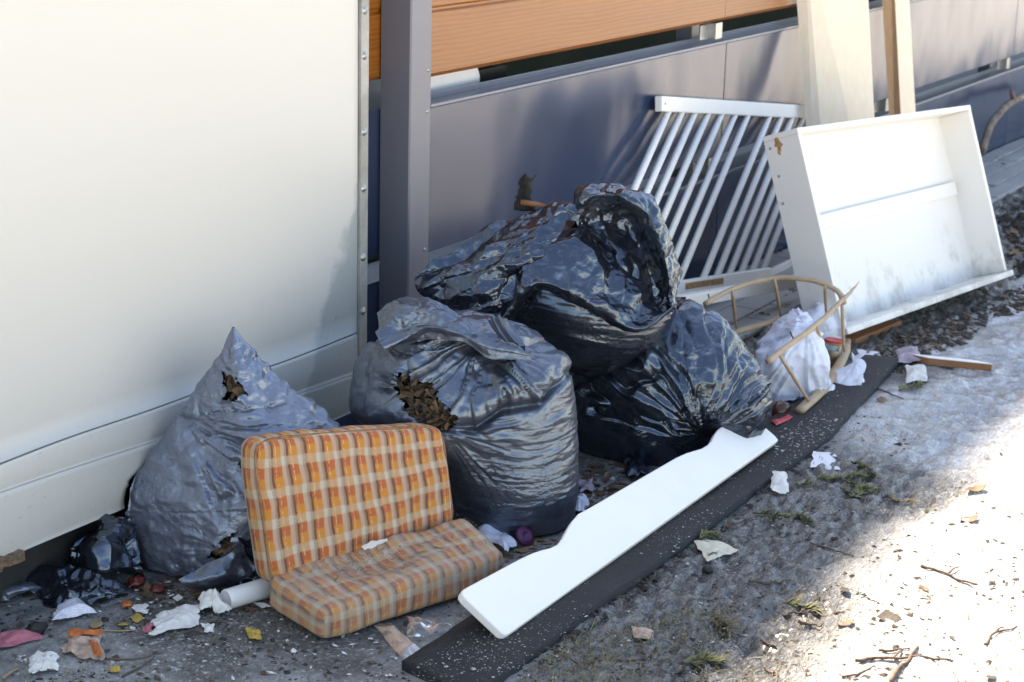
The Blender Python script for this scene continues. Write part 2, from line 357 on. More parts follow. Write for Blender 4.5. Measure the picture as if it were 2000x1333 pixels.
# orange plaid weave; u runs across the repeats, v along the rows, in pattern units on the UV map
def plaid(name, dirt):
    b = NB(name); u, v, _ = b.xyz(b.uv); M_ = lambda o, a, c=None: b.math(o, a, c)
    w1 = M_('MULTIPLY', M_('SUBTRACT', b.noise(b.uv, 1.3, 2), .5), .14); w2 = M_('MULTIPLY', M_('SUBTRACT', b.noise(b.uv, 30, 2), .5), .07)
    uu = M_('FRACT', M_('ADD', M_('ADD', u, w1), w2)); vv = M_('FRACT', M_('ADD', M_('ADD', v, w1), w2))
    oc = b.ramp(uu, [(0, 0), (.02, 1), (.62, 1), (.66, 0)]); orow = b.ramp(vv, [(0, 0), (.02, 1), (.68, 1), (.72, 0)])
    tw = M_('FRACT', M_('ADD', M_('MULTIPLY', u, 8), M_('MULTIPLY', v, 9))); tw = M_('LESS_THAN', tw, .5)            # twill
    tk = b.ramp(b.noise(b.map(b.uv, (14, 26, 1)), 1, 2, .6), [(.35, 0), (.65, 1)]); spk = b.math('MULTIPLY', M_('ADD', tw, tk), .5)
    oo = b.mix(b.ramp(vv, [(.32, 1), (.40, 0)]), (.54, .10, .005), (.66, .23, .008))
    oo = b.mix(b.ramp(uu, [(.0, 1), (.15, 1), (.17, 0)]), oo, (.15, .03, .014))                                     # maroon edge threads
    oo = b.mix(M_('MULTIPLY', tk, .12), oo, (.85, .55, .25))
    co = b.mix(M_('MULTIPLY', spk, .75), (.72, .53, .36), (.36, .10, .035)); cc = b.mix(M_('MULTIPLY', spk, .45), (.70, .60, .46), (.38, .28, .19))
    oc_ = b.mix(spk, (.66, .46, .27), (.54, .22, .06))
    dk = M_('MULTIPLY', b.ramp(uu, [(.02, 1), (.10, 1), (.13, 0)]), tw); dk2 = M_('MULTIPLY', b.ramp(uu, [(.86, 0), (.89, 1), (.995, 1)]), M_('SUBTRACT', 1.0, tw)); oc_ = b.mix(M_('MULTIPLY', dk, .8), oc_, (.14, .085, .06))
    c = b.mix(orow, b.mix(oc, cc, oc_), b.mix(oc, co, oo))
    c = b.mix(M_('MULTIPLY', dk2, .75), c, (.16, .08, .055))
    st = M_('LESS_THAN', M_('ABSOLUTE', M_('SUBTRACT', uu, .31)), .022); st = M_('MULTIPLY', st, M_('GREATER_THAN', b.noise(b.map(b.uv, (2, 16, 1)), 1, 1), .48)); c = b.mix(M_('MULTIPLY', st, .6), c, (.86, .72, .50))
    fz = b.noise(b.uv, 24, 6, .75); c = b.mix(b.ramp(fz, [(.52, 0), (.80, .35)]), c, (.72, .55, .40))
    if dirt:
        d = b.ramp(M_('ADD', b.noise(b.uv, .55, 5, .65), M_('MULTIPLY', b.noise(b.uv, 18, 4, .7), .35)), [(.52, .03), (.82, .58)])
        c = b.mix(d, c, (.46, .37, .27))
    h = M_('ADD', M_('MULTIPLY', tw, .4), fz)
    return b.fin(c, .92, b.bump(h, .8, .004), Sheen_Weight=.15)
MT['plaid'] = plaid('plaid_weave', 0); MT['plaidd'] = plaid('dirty_plaid_weave', 1)
# receipt paper with grey print bands
b = NB('printed_paper'); u, v, _ = b.xyz(b.uv)
ln = b.math('MULTIPLY', b.math('LESS_THAN', b.math('FRACT', b.math('MULTIPLY', v, 26)), .45), b.math('GREATER_THAN', b.noise(b.map(b.uv, (34, 9, 1)), 1, 3, .8), .5))
blk = b.math('MULTIPLY', b.math('GREATER_THAN', u, .58), b.math('LESS_THAN', b.math('ABSOLUTE', b.math('SUBTRACT', v, .42)), .13))
c = b.mix(b.math('MULTIPLY', ln, .45), (.76, .75, .80), (.2, .2, .26)); c = b.mix(b.math('MULTIPLY', blk, .6), c, (.2, .2, .26))
MT['print'] = b.fin(c, .7, b.bump(b.noise(b.obj, 90, 3), .2, .002))
# ground: zones come as vertex attributes (asphalt / mud / ice / pale sunlit strip), grain and wetness from noise
b = NB('yard_ground')
mud, ice, lit = b.attr('mud'), b.attr('ice'), b.attr('sunpale')
f1 = b.noise(b.pos, 14, 7, .7); f2 = b.noise(b.pos, 70, 5, .7); f3 = b.noise(b.map(b.pos, (1, 2.3, 1), rot=(0, 0, .4)), 38, 5, .65, 1.5)
asp = b.mix(b.ramp(f1, [(.3, 0), (.7, 1)]), (.17, .165, .153), (.50, .485, .46))
v = b.voro(b.pos, 115); spk = b.math('MULTIPLY', b.ramp(v.outputs[0], [(.16, 1), (.27, 0)]), b.ramp(b.xyz(v.outputs[1])[0], [(.92, 0), (.94, 1)]))
asp = b.mix(spk, asp, (.5, .48, .45)); big_ = b.noise(b.pos, 2.6, 6, .65); asp = b.mix(b.ramp(big_, [(.42, .85), (.56, 0)]), asp, (.075, .07, .062)); asp = b.mix(b.ramp(f2, [(.52, 0), (.68, .7)]), asp, (.50, .48, .45)); asp = b.mix(b.ramp(b.noise(b.pos, 150, 3, .7), [(.55, 0), (.7, .6)]), asp, (.05, .047, .043)); asp = b.mix(b.ramp(f3, [(.58, 0), (.72, .5)]), asp, (.06, .055, .05))
mudc = b.mix(b.ramp(f3, [(.35, 0), (.68, 1)]), (.050, .046, .041), (.33, .315, .29))
mudc = b.mix(b.ramp(f2, [(.55, 0), (.72, .35)]), mudc, (.50, .49, .47))
icec = b.mix(b.ramp(f1, [(.3, 0), (.75, 1)]), (.42, .42, .43), (.76, .77, .79))
icec = b.mix(b.ramp(f2, [(.58, 0), (.72, .4)]), icec, (.10, .09, .08)); icec = b.mix(b.ramp(b.noise(b.pos, 6, 6, .7), [(.55, 0), (.70, .5)]), icec, (.13, .12, .11))
sunpalec = b.mix(b.ramp(f1, [(.25, 0), (.75, 1)]), (.56, .54, .51), (.74, .72, .69))  # pale colour that makes the sunlit ground brighter and bounces more light
sunpalec = b.mix(b.ramp(f3, [(.66, 0), (.80, .6)]), sunpalec, (.12, .10, .08))
c = b.mix(mud, asp, mudc); c = b.mix(ice, c, icec); c = b.mix(lit, c, sunpalec)
wet = b.math('MULTIPLY', b.ramp(b.noise(b.pos, 5, 5, .6), [(.46, 1), (.66, 0)]), b.math('MAXIMUM', mud, ice))
r = b.math('SUBTRACT', .72, b.math('MULTIPLY', wet, .52)); r = b.math('SUBTRACT', r, b.math('MULTIPLY', ice, .30)); r = b.math('SUBTRACT', r, b.math('MULTIPLY', mud, .14)); r = b.math('MAXIMUM', r, .12)
hh = b.math('ADD', b.math('MULTIPLY', f3, b.math('ADD', .3, mud)), b.math('MULTIPLY', f2, .5))
MT['ground'] = b.fin(c, r, b.bump(hh, 1.0, .02), Coat_Weight=b.math('MULTIPLY', b.math('MAXIMUM', b.math('MULTIPLY', mud, .35), b.math('MULTIPLY', ice, .6)), b.math('SUBTRACT', 1.0, lit), None, True), Coat_Roughness=.12)

# ------------------------------------------------------------------ ground
def sstep(a, b, x): t = np.clip((x-a)/(b-a), 0, 1); return t*t*(3-2*t)
gx0, gx1, gy0, gy1 = 2.2, 9.6, -2.75, .30
gx = np.arange(gx0, gx1, .0105); gy = np.arange(gy0, gy1, .0105)
GX, GY = np.meshgrid(gx, gy); GP = np.stack([GX, GY, GX*0], -1)
def zones(X, Y):
    Pn = np.stack([X, Y, X*0], -1); n = fbm(Pn*2.2, 4, 3); n2 = fbm(Pn*6, 3, 9)
    mud = sstep(3.0, 3.35, X+.25*n)*sstep(-.98, -1.05, Y+.03*n2)
    verge = sstep(5.2, 5.6, X+.2*n)*sstep(-1.02, -.93, Y+.06*n)
    mud = np.maximum(mud, verge)
    ice = sstep(4.45, 4.9, X+.35*n)*sstep(-.92, -1.0, Y+.08*n2)*sstep(-.35, .05, n+.35)
    sunpale = sstep(-1.36, -1.52, Y+.10*n+.04*n2)*.85  # ground painted paler beyond the shadow edge, where the sun falls
    return mud, ice*(1-sunpale), sunpale, verge
mudz, icez, sunpalez, verz = zones(GX, GY)
GH = fbm(GP*3, 3, 21)*.004+fbm(GP*9, 3, 5)*.002
st = 1-np.abs(fbm(np.stack([GX*16+GY*9, GY*34-GX*6, GX*0], -1), 3, 12)); GH += mudz*(1-icez)*(1-.6*sunpalez)*(st-.6)*.018
GH += mudz*np.maximum(0, fbm(GP*38, 2, 8))*.007
GH += icez*(fbm(GP*11, 3, 31)*.007+facet(GP, 17, 33)*.008)+verz*np.abs(fbm(GP*24, 3, 40))*.012
for (px, py, rot) in ((1225, 1150, .25), (1560, 1190, .1)):                 # boot treads pressed into the mud
    c0 = onz(px, py); dx, dy = GX-c0[0], GY-c0[1]; a = dx*math.cos(rot)+dy*math.sin(rot); e = -dx*math.sin(rot)+dy*math.cos(rot)
    m = np.clip(1.2-np.sqrt((a/.15)**2+(e/.055)**2), 0, 1)*2; m = np.minimum(m, 1)
    GH += m*(np.sign(np.sin(a*260))*.0035-.004)
def ground_z(x, y):
    i = np.clip(((np.asarray(y)-gy0)/.0105).astype(int), 0, len(gy)-1); j = np.clip(((np.asarray(x)-gx0)/.0105).astype(int), 0, len(gx)-1)
    return GH[i, j]
GP[..., 2] = GH
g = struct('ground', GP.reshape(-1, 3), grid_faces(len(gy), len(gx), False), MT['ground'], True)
for nm, a in (('mud', mudz), ('ice', icez), ('sunpale', sunpalez)):
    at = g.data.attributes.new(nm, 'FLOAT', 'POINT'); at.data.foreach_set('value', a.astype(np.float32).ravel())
# the yard beyond goes on to the horizon as one sheet just below
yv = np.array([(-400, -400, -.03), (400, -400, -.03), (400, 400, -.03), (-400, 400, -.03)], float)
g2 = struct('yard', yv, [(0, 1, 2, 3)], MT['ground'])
at = g2.data.attributes.new('sunpale', 'FLOAT', 'POINT'); at.data.foreach_set('value', np.full(4, .85, np.float32))  # the whole yard takes the pale sunlit colour

# brick paving along the foot of the fence
pb = struct('paving', *box(4.9, 12.4, -.40, -.004, -.05, .004), MT['joint'])
rng = np.random.default_rng(4); rows = 4
V0, F0 = box(-.097, .097, -.0465, .0465, -.03, .0)
me_br = [mesh('brick', A(*[(x*(1+rng.normal()*.004), y, z) for x, y, z in V0]), F0, MT['paver']) for _ in range(4)]
k = 0
for r_ in range(rows):
    for i in range(37):
        xx = 5.0+i*.2+(r_ % 2)*.1
        o = bpy.data.objects.new('brick', me_br[k % 4]); k += 1; COL.objects.link(o); o.parent = pb
        o.location = (xx, -.052-r_*.098, .018+rng.normal()*.002); o.rotation_euler = (rng.normal()*.012, rng.normal()*.008, rng.normal()*.012)
        if k <= 4: bev(o, .005, 2)
        else:
            bev(o, .005, 2)

# wall added behind the fence, its height set by where the shade must end
HB = 1.25; HHT = (HB+1.39)*math.tan(rad(SUN_EL))/math.cos(rad(SUN_DAZ))
hs = thing('shade_wall', 'dark olive wall added behind the fence to shade the heap, seen only through the slot', 'shade_wall', (8, HB+2, 0))
part('wall', *box(-14, 40, HB, HB+5, -.02, HHT-.12), MT['shade_wall'], hs)
part('roof', *box(-14.2, 40.2, HB, HB+5.2, HHT-.118, HHT), MT['dark'], hs)

# ------------------------------------------------------------------ cabin
CY = -.03
cb = thing('cabin', 'ivory white sheet metal cabin wall filling the left side, rust and grime along its foot', 'cabin', (2.6, .4, .12))
CX0, CX1 = -1.5, 4.0
zc = .338
def cabz(X): return .352-.008*(X-2.6)
# upper sheet: a slightly bulging metal sheet that ends in a folded lip at the crack
def cabsheet(z0f, z1f, nz, off, name, tx):
    xs = np.linspace(CX0, tx, 90); zs = np.linspace(0, 1, nz); X, T = np.meshgrid(xs, zs)
    Z = z0f(X)*(1-T)+z1f(X)*T
    Yv = CY+off(X, T)+.0015*fbm(np.stack([X*1.3, Z*1.6, X*0], -1), 2, 77)
    Pm = np.stack([X, Yv, Z], -1); back = Pm[[0, -1]].copy()
    lip0 = Pm[:1].copy(); lip0[..., 1] += .03; lip1 = Pm[-1:].copy(); lip1[..., 1] += .03
    Pm = np.concatenate([lip0, Pm[:1], Pm, Pm[-1:], lip1]); 
    return part(name, Pm.reshape(-1, 3), grid_faces(Pm.shape[0], Pm.shape[1], False), MT['cabin'], cb, True)
wob = lambda X: .0022*np.sin(X*5.1)+.0015*np.sin(X*11.3+1)
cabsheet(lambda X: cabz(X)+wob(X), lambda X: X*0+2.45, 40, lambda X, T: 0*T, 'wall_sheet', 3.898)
cabsheet(lambda X: .292-.05*(X-2.64)*.9+wob(X)*.4, lambda X: cabz(X)-.0035+wob(X), 10, lambda X, T: -.0015-.0025*np.sin(T*math.pi), 'skirt_moulding', 3.898)
cabsheet(lambda X: .134+.006*np.sin(X*3), lambda X: .2905-.05*(X-2.64)*.9+wob(X)*.4, 12, lambda X, T: -.001+.012*(1-T)**3, 'skirt_sheet', 3.89)
part('corner_strip', *joinm([box(3.900, 3.938, CY-.006, CY+.02, .17, 2.45), box(3.9005, 3.904, CY-.0085, CY-.0061, .17, 2.45)]), MT['strip'], cb, bevel=.002)
part('body', *box(CX0+.01, 3.932, CY+.021, 2.3, .15, 2.44), MT['cabin'], cb)
part('gap_block', *box(CX0+.1, 3.85, CY+.09, 2.1, .0, .149), MT['dark'], cb)  # added dark block closes the gap under the cabin against stray light
part('roof', *box(CX0-.03, 3.96, CY-.03, 2.35, 2.451, 2.52), MT['cabin'], cb, bevel=.01)
for i, (px, py) in enumerate(((714, 109), (714, 257), (711, 368), (713, 502), (710, 608), (716, 20))):
    c = ony(px, py, CY-.006)
    v, f = lathe([(.0, .006), (.003, .006), (.0031, .0035), (.0055, .0035), (.0075, .0026), (.008, 0), (.011, 0.0005), (.0112, 0)], 14, frame((0, -1, 0)), (3.919, CY-.006, c[2]))
    part('screw', v, f, MT['screw'], cb, True)
c = ony(8, 1082, CY)
rng = np.random.default_rng(8); pts = []
pr_ = []
for i in range(14):
    xx = 2.52+i*.0135; pr_.append((xx, CY-.007+rng.normal()*.002, .146+rng.random()*.012)); 
for i in range(13, -1, -1):
    xx = 2.52+i*.0135; pr_.append((xx, CY-.005+rng.normal()*.002, .126+rng.random()*.008))
n_ = len(pr_); bk = [(x, y+.03, z) for x, y, z in pr_]
part('rust_patch', pr_+bk, [tuple(range(n_-1, -1, -1))]+[(i, (i+1) % n_, n_+(i+1) % n_, n_+i) for i in range(n_)], MT['rust'], cb)

# ------------------------------------------------------------------ fence
fe = thing('fence', 'grey metal cassette fence with oak coloured boards above, behind the rubbish heap', 'fence', (6, .02, 0))
seams = [4.274, 6.2, 8.03, 9.84, 11.7, 13.5, 15.3]
def cassette(x0, x1, z0, z1, mat, nm, d=.075):
    it = [box(x0+.0015, x1-.0015, 0, d, z0, z1)]
    # rolled front bead and back upstand of the top flange
    part('cap_rail', *joinm([box(x0+.0015, x1-.0015, -.005, .008, z1+.0006, z1+.009), box(x0+.0015, x1-.0015, .0085, d-.007, z1+.0005, z1+.003), box(x0+.0015, x1-.0015, d-.0065, d, z1+.0004, z1+.02)]), MT['flange_glint'], fe, bevel=.0022)
    return part(nm, *joinm(it), mat, fe, bevel=.003)
def plank_board(x0, x1, z0, z1, y0=.012):
    xs = [x0+.001, x1-.001]
    prof = [(y0+.012, z0), (y0, z0+.012), (y0, z0+.17), (y0+.006, z0+.176), (y0+.006, z0+.182), (y0, z0+.188), (y0, z1-.01), (y0+.012, z1), (y0+.043, z1), (y0+.043, z0)]
    V = [(x, y, z) for x in xs for y, z in prof]; n = len(prof)
    F = [(i, (i+1) % n, n+(i+1) % n, n+i) for i in range(n)]+[tuple(range(n-1, -1, -1)), tuple(range(n, 2*n))]
    return part('oak_board', V, F, MT['oak'], fe)
for a_, b_ in zip([2.35+1.66]+seams[1:-1], seams[1:]):
    plank_board(max(a_, 4.274), b_, .947, 1.35)
    if a_ < 4.2: plank_board(3.96, 4.26, .947, 1.35, .090)
    cassette(a_ if a_ > 4.2 else 4.274, b_, .478, .872, MT['panel'], 'upper_panel')
    cassette(a_ if a_ > 4.2 else 4.274, b_, .012, .402, MT['panel'], 'lower_panel')
    cassette(max(a_, 4.274), b_, 1.42, 1.80, MT['panel'], 'top_panel')
part('side_panel', *box(3.96, 4.26, .090, .10, .478, .872), MT['panel'], fe)
part('side_panel', *box(3.96, 4.26, .090, .10, .012, .402), MT['panel'], fe)
for xx in seams[1:]:
    for z0, z1 in ((.892, .946), (.422, .477)):
        part('bracket', *joinm([box(xx-.095, xx-.045, .0, .004, z0, z1), box(xx-.099, xx-.095, .0, .05, z0, z1), box(xx-.16, xx-.099, .03, .034, z0, z1-.006)]), MT['screw'], fe)
    part('rear_post', *box(xx-.12, xx-.06, .08, .14, 0, 1.9), MT['post'], fe)
def post():
    x0, x1 = 4.171, 4.270
    prof = [(x0, .085), (x0, -.004), (x0+.004, -.008), (x1-.002, -.008), (x1, -.006), (x1, .0), (x1-.02, .004), (x1-.02, .085)]
    V = [(x, y, z) for z in (0, 2.05) for x, y in prof]; n = len(prof)
    F = [((i+1) % n, i, n+i, n+(i+1) % n) for i in range(n)]+[tuple(range(n)), tuple(range(2*n-1, n-1, -1))]
    part('post', V, F, MT['post'], fe)
    for px, py in ((748, 131), (749, 219), (745, 491), (746, 567)):
        d = ray(px, py); c = CC+d*(4.171-CC[0])/d[0]
        v, f = lathe([(0, .003), (.0035, .003), (.005, .001), (.006, 0)], 10, frame((-1, 0, 0)), c); part('screw', v, f, MT['screw'], fe, True)
    for px, py in ((836, 137), (834, 218), (829, 488)):
        c = ony(px, py, -.008); v, f = lathe([(0, .003), (.0035, .003), (.005, .001), (.006, 0)], 10, frame((0, -1, 0)), c); part('screw', v, f, MT['screw'], fe, True)
post()
# things glimpsed through the slot
t = np.linspace(0, 1, 14); v, f = tube(np.stack([4.36+.40*t, .20+0*t, .885+0*t], 1), .085*np.where(t > .9, np.sqrt(np.clip(1-((t-.9)/.1)**2, .04, 1)), 1), 18)
single('padded_roll', 'white padded roll lying behind the slot of the fence, next to the grey post', 'roll', v, f, MT['pad'], True)
it = []
c0 = A(4.86, .2, .90)
for k in range(9):
    g_ = math.pi*k/8; p_ = c0+A(.085*math.cos(g_), 0, .085*math.sin(g_)); it.append(tube([c0+A(0, 0, .01), (c0+p_)/2+A(.012, -.01, .008), p_], .0055, 6))
gg = np.linspace(0, math.pi, 20); it.append(tube(np.stack([c0[0]+.09*np.cos(gg), c0[1]+0*gg, c0[2]+.09*np.sin(gg)], 1), .007, 6))
it.append(box(4.75, 4.97, .17, .23, .80, .90))
single('iron_ornament', 'small black wrought iron fan ornament glimpsed through the fence slot beside the white roll', 'ornament', *joinm(it), MT['iron'])

# ------------------------------------------------------------------ rubbish bags
R0 = A(math.sin(AZ), -math.cos(AZ), 0)
def inpoly(x, y, poly):
    x = np.asarray(x); y = np.asarray(y); r = np.zeros(x.shape, bool); n = len(poly)
    for i in range(n):
        (x1, y1), (x2, y2) = poly[i], poly[(i+1) % n]
        c = ((y1 > y) != (y2 > y)); r ^= c & (x < (x2-x1)*(y-y1)/((y2-y1) if y2 != y1 else 1e-9)+x1)
    return r
def projv(P):
    v = P-CC; k = v@FW; return 1000+FPX*(v@CR)/k, 666.5-FPX*(v@CU)/k
def ring_hull(C0, rings, nu=96, nv=64, sup=2.0, rot=0.0):
    t = np.linspace(0, 2*math.pi, nu, endpoint=False); rows = []
    R_ = crm(A(*[[r[0], r[1], r[2], r[3], r[4] if len(r) > 4 else 0] for r in rings]), nv)
    for y, xl, xr, ry, off in R_:
        a = onf(xl, y, C0); b = onf(xr, y, C0); c = (a+b)/2+FH*off; rx = max(float((b-a)@R0)/2, .0008); ry = max(ry, .0008)
        ct, st_ = np.cos(t), np.sin(t); k = (np.abs(np.cos(t+rot))**sup+np.abs(np.sin(t+rot))**sup)**(-1/sup); k = k/k.max()*(1.0 if sup > 2.6 else k.max())
        rows.append(c+R0*(rx*ct*k)[:, None]+FH*(ry*st_*k)[:, None])
    P = np.array(rows); P[..., 2] = np.maximum(P[..., 2], .006)
    cap = P[0].mean(0); cap[2] = .005 if P[0, :, 2].mean() < .05 else P[0, :, 2].mean()-.004
    top = P[-1].mean(0); top[2] += .0005
    return np.concatenate([(cap+(P[:1]-cap)*.02), (cap+(P[:1]-cap)*.6), P]+([] if rings[-1][3] < .006 else [(top+(P[-1:]-top)*.02)]))
def grid_film(rows, C0):               # rows of (px, py, offset towards the far side)
    return np.array([[onf(x, y, C0+FH*o) for x, y, o in r] for r in rows])
def ridge(x): return 1-2*np.abs(x-np.floor(x)-.5)       # sharp creases
def radial(P, cx, cy, freq, r0, r1, amp, seed, front=None, lo=-9, hi=9):
    x, y = projv(P); dx, dy = x-cx, y-cy; r = np.hypot(dx, dy); a = np.arctan2(dy, dx)
    n = fbm(np.stack([a*2.6, r/150, r*0+seed], -1), 3, seed); ph = a*freq/(2*math.pi)+n*1.15+.16*fbm(P*9, 2, seed+3); sw = sstep(-.2, .2, vnoise(np.stack([np.floor(ph)*1.7, r*0, r*0+seed], -1), seed+8)+.1)
    s_ = ph-np.floor(ph); k = np.where(s_ < .86, s_/.86, (1-s_)/.14)*sw+ridge(ph)*(1-sw); k = k*(.55+.45*vnoise(np.stack([np.floor(ph)*2.3, r*0+4, r*0+seed], -1), seed+9))
    w = sstep(r0*.3, r0, r)*(1-sstep(r1*.6, r1, r))*((a > lo) & (a < hi))
    return (k-.4)*amp*1.25*w*np.minimum(1, r/110+.25)
def leaves(name, parent, pts, nrm, n, mats, smin=.016, smax=.046, seed=0, depth=(.0, .03), flat=.5, **kw):
    rng = np.random.default_rng(seed); sets = [([], []) for _ in mats]
    for _ in range(n):
        i = rng.integers(len(pts)); c = pts[i]-nrm[i]*rng.uniform(*depth)+rng.normal(size=3)*.004
        z = unit(nrm[i]*flat+rng.normal(size=3)*.6); M = frame(z, rng.normal(size=3)); l = rng.uniform(smin, smax); wd = l*rng.uniform(.22, .5); cu = rng.uniform(-.35, .35)*l
        loc = [(-l/2, 0, cu*.3), (-l*.15, wd/2, 0), (l*.25, wd*.45, cu*.2), (l/2, 0, cu), (l*.25, -wd*.4, cu*.5), (-l*.15, -wd/2, cu*.3)]
        k = rng.integers(len(mats)); V, F = sets[k]; b0 = len(V); V += [c+M[0]*p+M[1]*q+M[2]*r for p, q, r in loc]; F += [(b0, b0+1, b0+2, b0+5), (b0+5, b0+2, b0+3, b0+4)]
    V = []; F = []; mi = []
    for k, (v, f) in enumerate(sets):
        o_ = len(V); V += v; F += [tuple(i+o_ for i in g) for g in f]; mi += [k]*len(f)
    o = part(name, V, F, mats[0], parent, kind='stuff', **kw)
    for m in mats[1:]: o.data.materials.append(m)
    o.data.polygons.foreach_set('material_index', mi)
    return o
LV = lambda: [MT['leaf'], MT['leaf2'], MT['clod'], MT['leaf']]
def make_bag(name, label, H, mat, res, shape, holes=(), seed=0, wall=None, nleaf=160, group='rubbish bags in the heap'):
    P = resamp(H, *res, True); N = normals(P, True); x, y = projv(P); fr = (N@FW) < .15
    P = P+N*shape(P, x, y, fr)[..., None]; P[..., 2] = np.maximum(P[..., 2], .004)
    if wall is not None:
        bad = (P[..., 1] > wall) & (P[..., 2] > .12)
        if bad.any():
            x, y = projv(P[bad]); d = FW+CR*((x-1000)/FPX)[:, None]-CU*((y-666.5)/FPX)[:, None]
            P[bad] = CC+d*((wall-CC[1])/d[:, 1])[:, None]
    base = P.reshape(-1, 3).mean(0); base[2] = P[..., 2].min()
    t = thing(name, label, 'rubbish bag', base, group)
    N = normals(P, True); keep = np.ones(P.shape[:2], bool); front = (N@FW) < .1; x, y = projv(P)
    jx = x+9*vnoise(P*70, 5)+5*vnoise(P*190, 6); jy = y+9*vnoise(P*70, 15)+5*vnoise(P*190, 16)
    hl = []
    for poly in holes:
        m = inpoly(jx, jy, poly) & front; keep &= ~m; hl.append((P[m], N[m]))
        nb = inpoly(x, y, [(sum(p[0] for p in poly)/len(poly)*-.25+q[0]*1.25, sum(p[1] for p in poly)/len(poly)*-.25+q[1]*1.25) for q in poly]) & front & ~m
        P[nb] += N[nb]*(.005*np.abs(vnoise(P[nb]*90, 3)))[:, None]
    sheet('film', P, True, mat, t, keep)
    if holes:
        Q = resamp(H, 40, 60, True); c_ = Q.mean(1, keepdims=True); rr = np.linalg.norm(Q-c_, axis=-1).min(1)[:, None, None]; Q = Q+(c_-Q)*np.minimum(.04/np.maximum(rr, 1e-4), .6); Q = Q[2:-3]; sheet('lining', Q, True, MT['bag_in'], t)
        for (hp, hn), n in zip(hl, nleaf):
            if len(hp): leaves('leaf_litter', t, hp, hn, n, LV(), seed=seed+7, depth=(.002, .030))
    return t, P
def film_sheet(P, disp, mat, parent, tang=0, seed=0, **kw):
    N = normals(P, False); P = P+N*disp[..., None]
    if tang: P = P+tang*np.stack([fbm(P*9+k*7.7, 2, seed+k) for k in range(3)], -1)
    return sheet('collar', P, False, mat, parent, **kw)
def loft(a, nv, nu): return resamp(np.asarray(a, float), nv, nu, False)

# --- left grey bag leaning on the cabin
CA = onz(400, 1150)+FH*.16
HA = ring_hull(CA, [(1090, 272, 560, .14), (1060, 256, 585, .155), (1010, 250, 625, .165), (960, 254, 655, .165), (915, 276, 672, .155), (870, 308, 672, .14), (820, 344, 640, .115), (765, 380, 572, .085), (712, 412, 518, .055), (672, 436, 481, .03), (652, 447, 466, .014), (640, 453, 459, .0045)], 140, 60, 4.5, rad(33))
def shA(P, x, y, fr):
    tip = sstep(645, 700, y)
    d = np.where(fr, radial(P, 352, 815, 15, 30, 260, .019, 4, lo=-.15, hi=1.25)+radial(P, 450, 1075, 9, 20, 120, .005, 14), 0)
    d -= .012*np.exp(-((y-(815+.55*(x-352)))/13)**2)*((x > 350) & (x < 520))
    d += .016*facet(P, (4, 4, 5), 3)+.006*facet(P, 12, 33)+.004*ridge(fbm(P*A(9, 9, 14), 2, 44)*2)*(y < 1000)
    q = A(30, 30, 48); d += sstep(430, 540, x)*(y < 880)*(.0075*facet(P, A(18, 18, 36), 5)+.004*facet(P, q*1.3, 15))+.0030*facet(P, (14, 14, 34), 6)+.0018*facet(P, (55, 55, 66), 16)
    low = sstep(1010, 1090, y-(x-260)*.25); d += low*(.008*facet(P, 20, 7)+.004*facet(P, 48, 8))
    return d*tip
tA, PA = make_bag('rubbish_bag', 'torn grey rubbish bag leaning on the ivory cabin, peaked at the top', HA, MT['bag_g'], (260, 340), shA,
    holes=[[(434, 724), (444, 732), (474, 758), (476, 774), (462, 780), (438, 778), (446, 755)], [(474, 893), (484, 888), (495, 890), (496, 914), (478, 914), (470, 908)], [(437, 1050), (455, 1046), (453, 1070), (428, 1090), (412, 1098), (425, 1072)]],
    seed=11, wall=CY-.006, nleaf=(40, 30, 40))

# --- front black bag, split over leaves
CB = onz(1010, 1060)+FH*.19
HBg = ring_hull(CB, [(1022, 905, 1112, .13), (1000, 886, 1122, .165), (960, 872, 1129, .185), (915, 862, 1131, .195), (870, 830, 1129, .20), (835, 770, 1127, .205), (800, 718, 1125, .21), (770, 699, 1121, .21), (735, 694, 1115, .20), (700, 706, 1103, .18), (672, 735, 1078, .15), (650, 785, 1040, .115), (630, 840, 1000, .075), (616, 885, 960, .035)], 110, 64, 2.2)
def shB(P, x, y, fr):
    cl = np.interp(x, [690, 800, 870, 930, 985, 1050, 1110, 1140], [840, 850, 838, 838, 800, 790, 730, 690])   # where the upper part slumps over the lower
    d = (y-cl)/760.0; up_ = y < cl+6
    o = np.where(fr, .024*np.exp(-((d+.05)/.05)**2)-.028*np.exp(-(d/.012)**2), 0)*sstep(1128, 1050, x)
    o += np.where(fr & up_, radial(P, 945, 655, 24, 45, 270, .020, 3, lo=.05, hi=3.1), 0)
    o += np.where(fr & ~up_, radial(P, 868, 838, 34, 25, 170, .006, 5, lo=-.7, hi=1.2), 0)
    # tight horizontal stretch wrinkles on the sack below
    Q = P.copy(); Q[..., 2] += .10*(P@R0)+.02*fbm(P*4, 2, 3)
    wv = sstep(10, 70, y-cl); o += wv*(.0032*facet(Q, (10, 10, 58), 8, .5)+.0016*facet(Q, (18, 18, 110), 9, .5))
    o += (1-wv)*(.0100*facet(P, 14, 18)+.0040*facet(P, 36, 19))
    o += .006*facet(P, 5.5, 20)
    return o
tB, PB = make_bag('rubbish_bag', 'bulging black rubbish bag right behind the plaid cushion, split over dead leaves', HBg, MT['bag_b'], (320, 400), shB,
    holes=[[(780, 726), (793, 735), (807, 749), (828, 752), (848, 771), (860, 788), (874, 805), (892, 826), (874, 840), (846, 834), (812, 820), (792, 792), (784, 770), (774, 752)]],
    seed=23, nleaf=(330,))
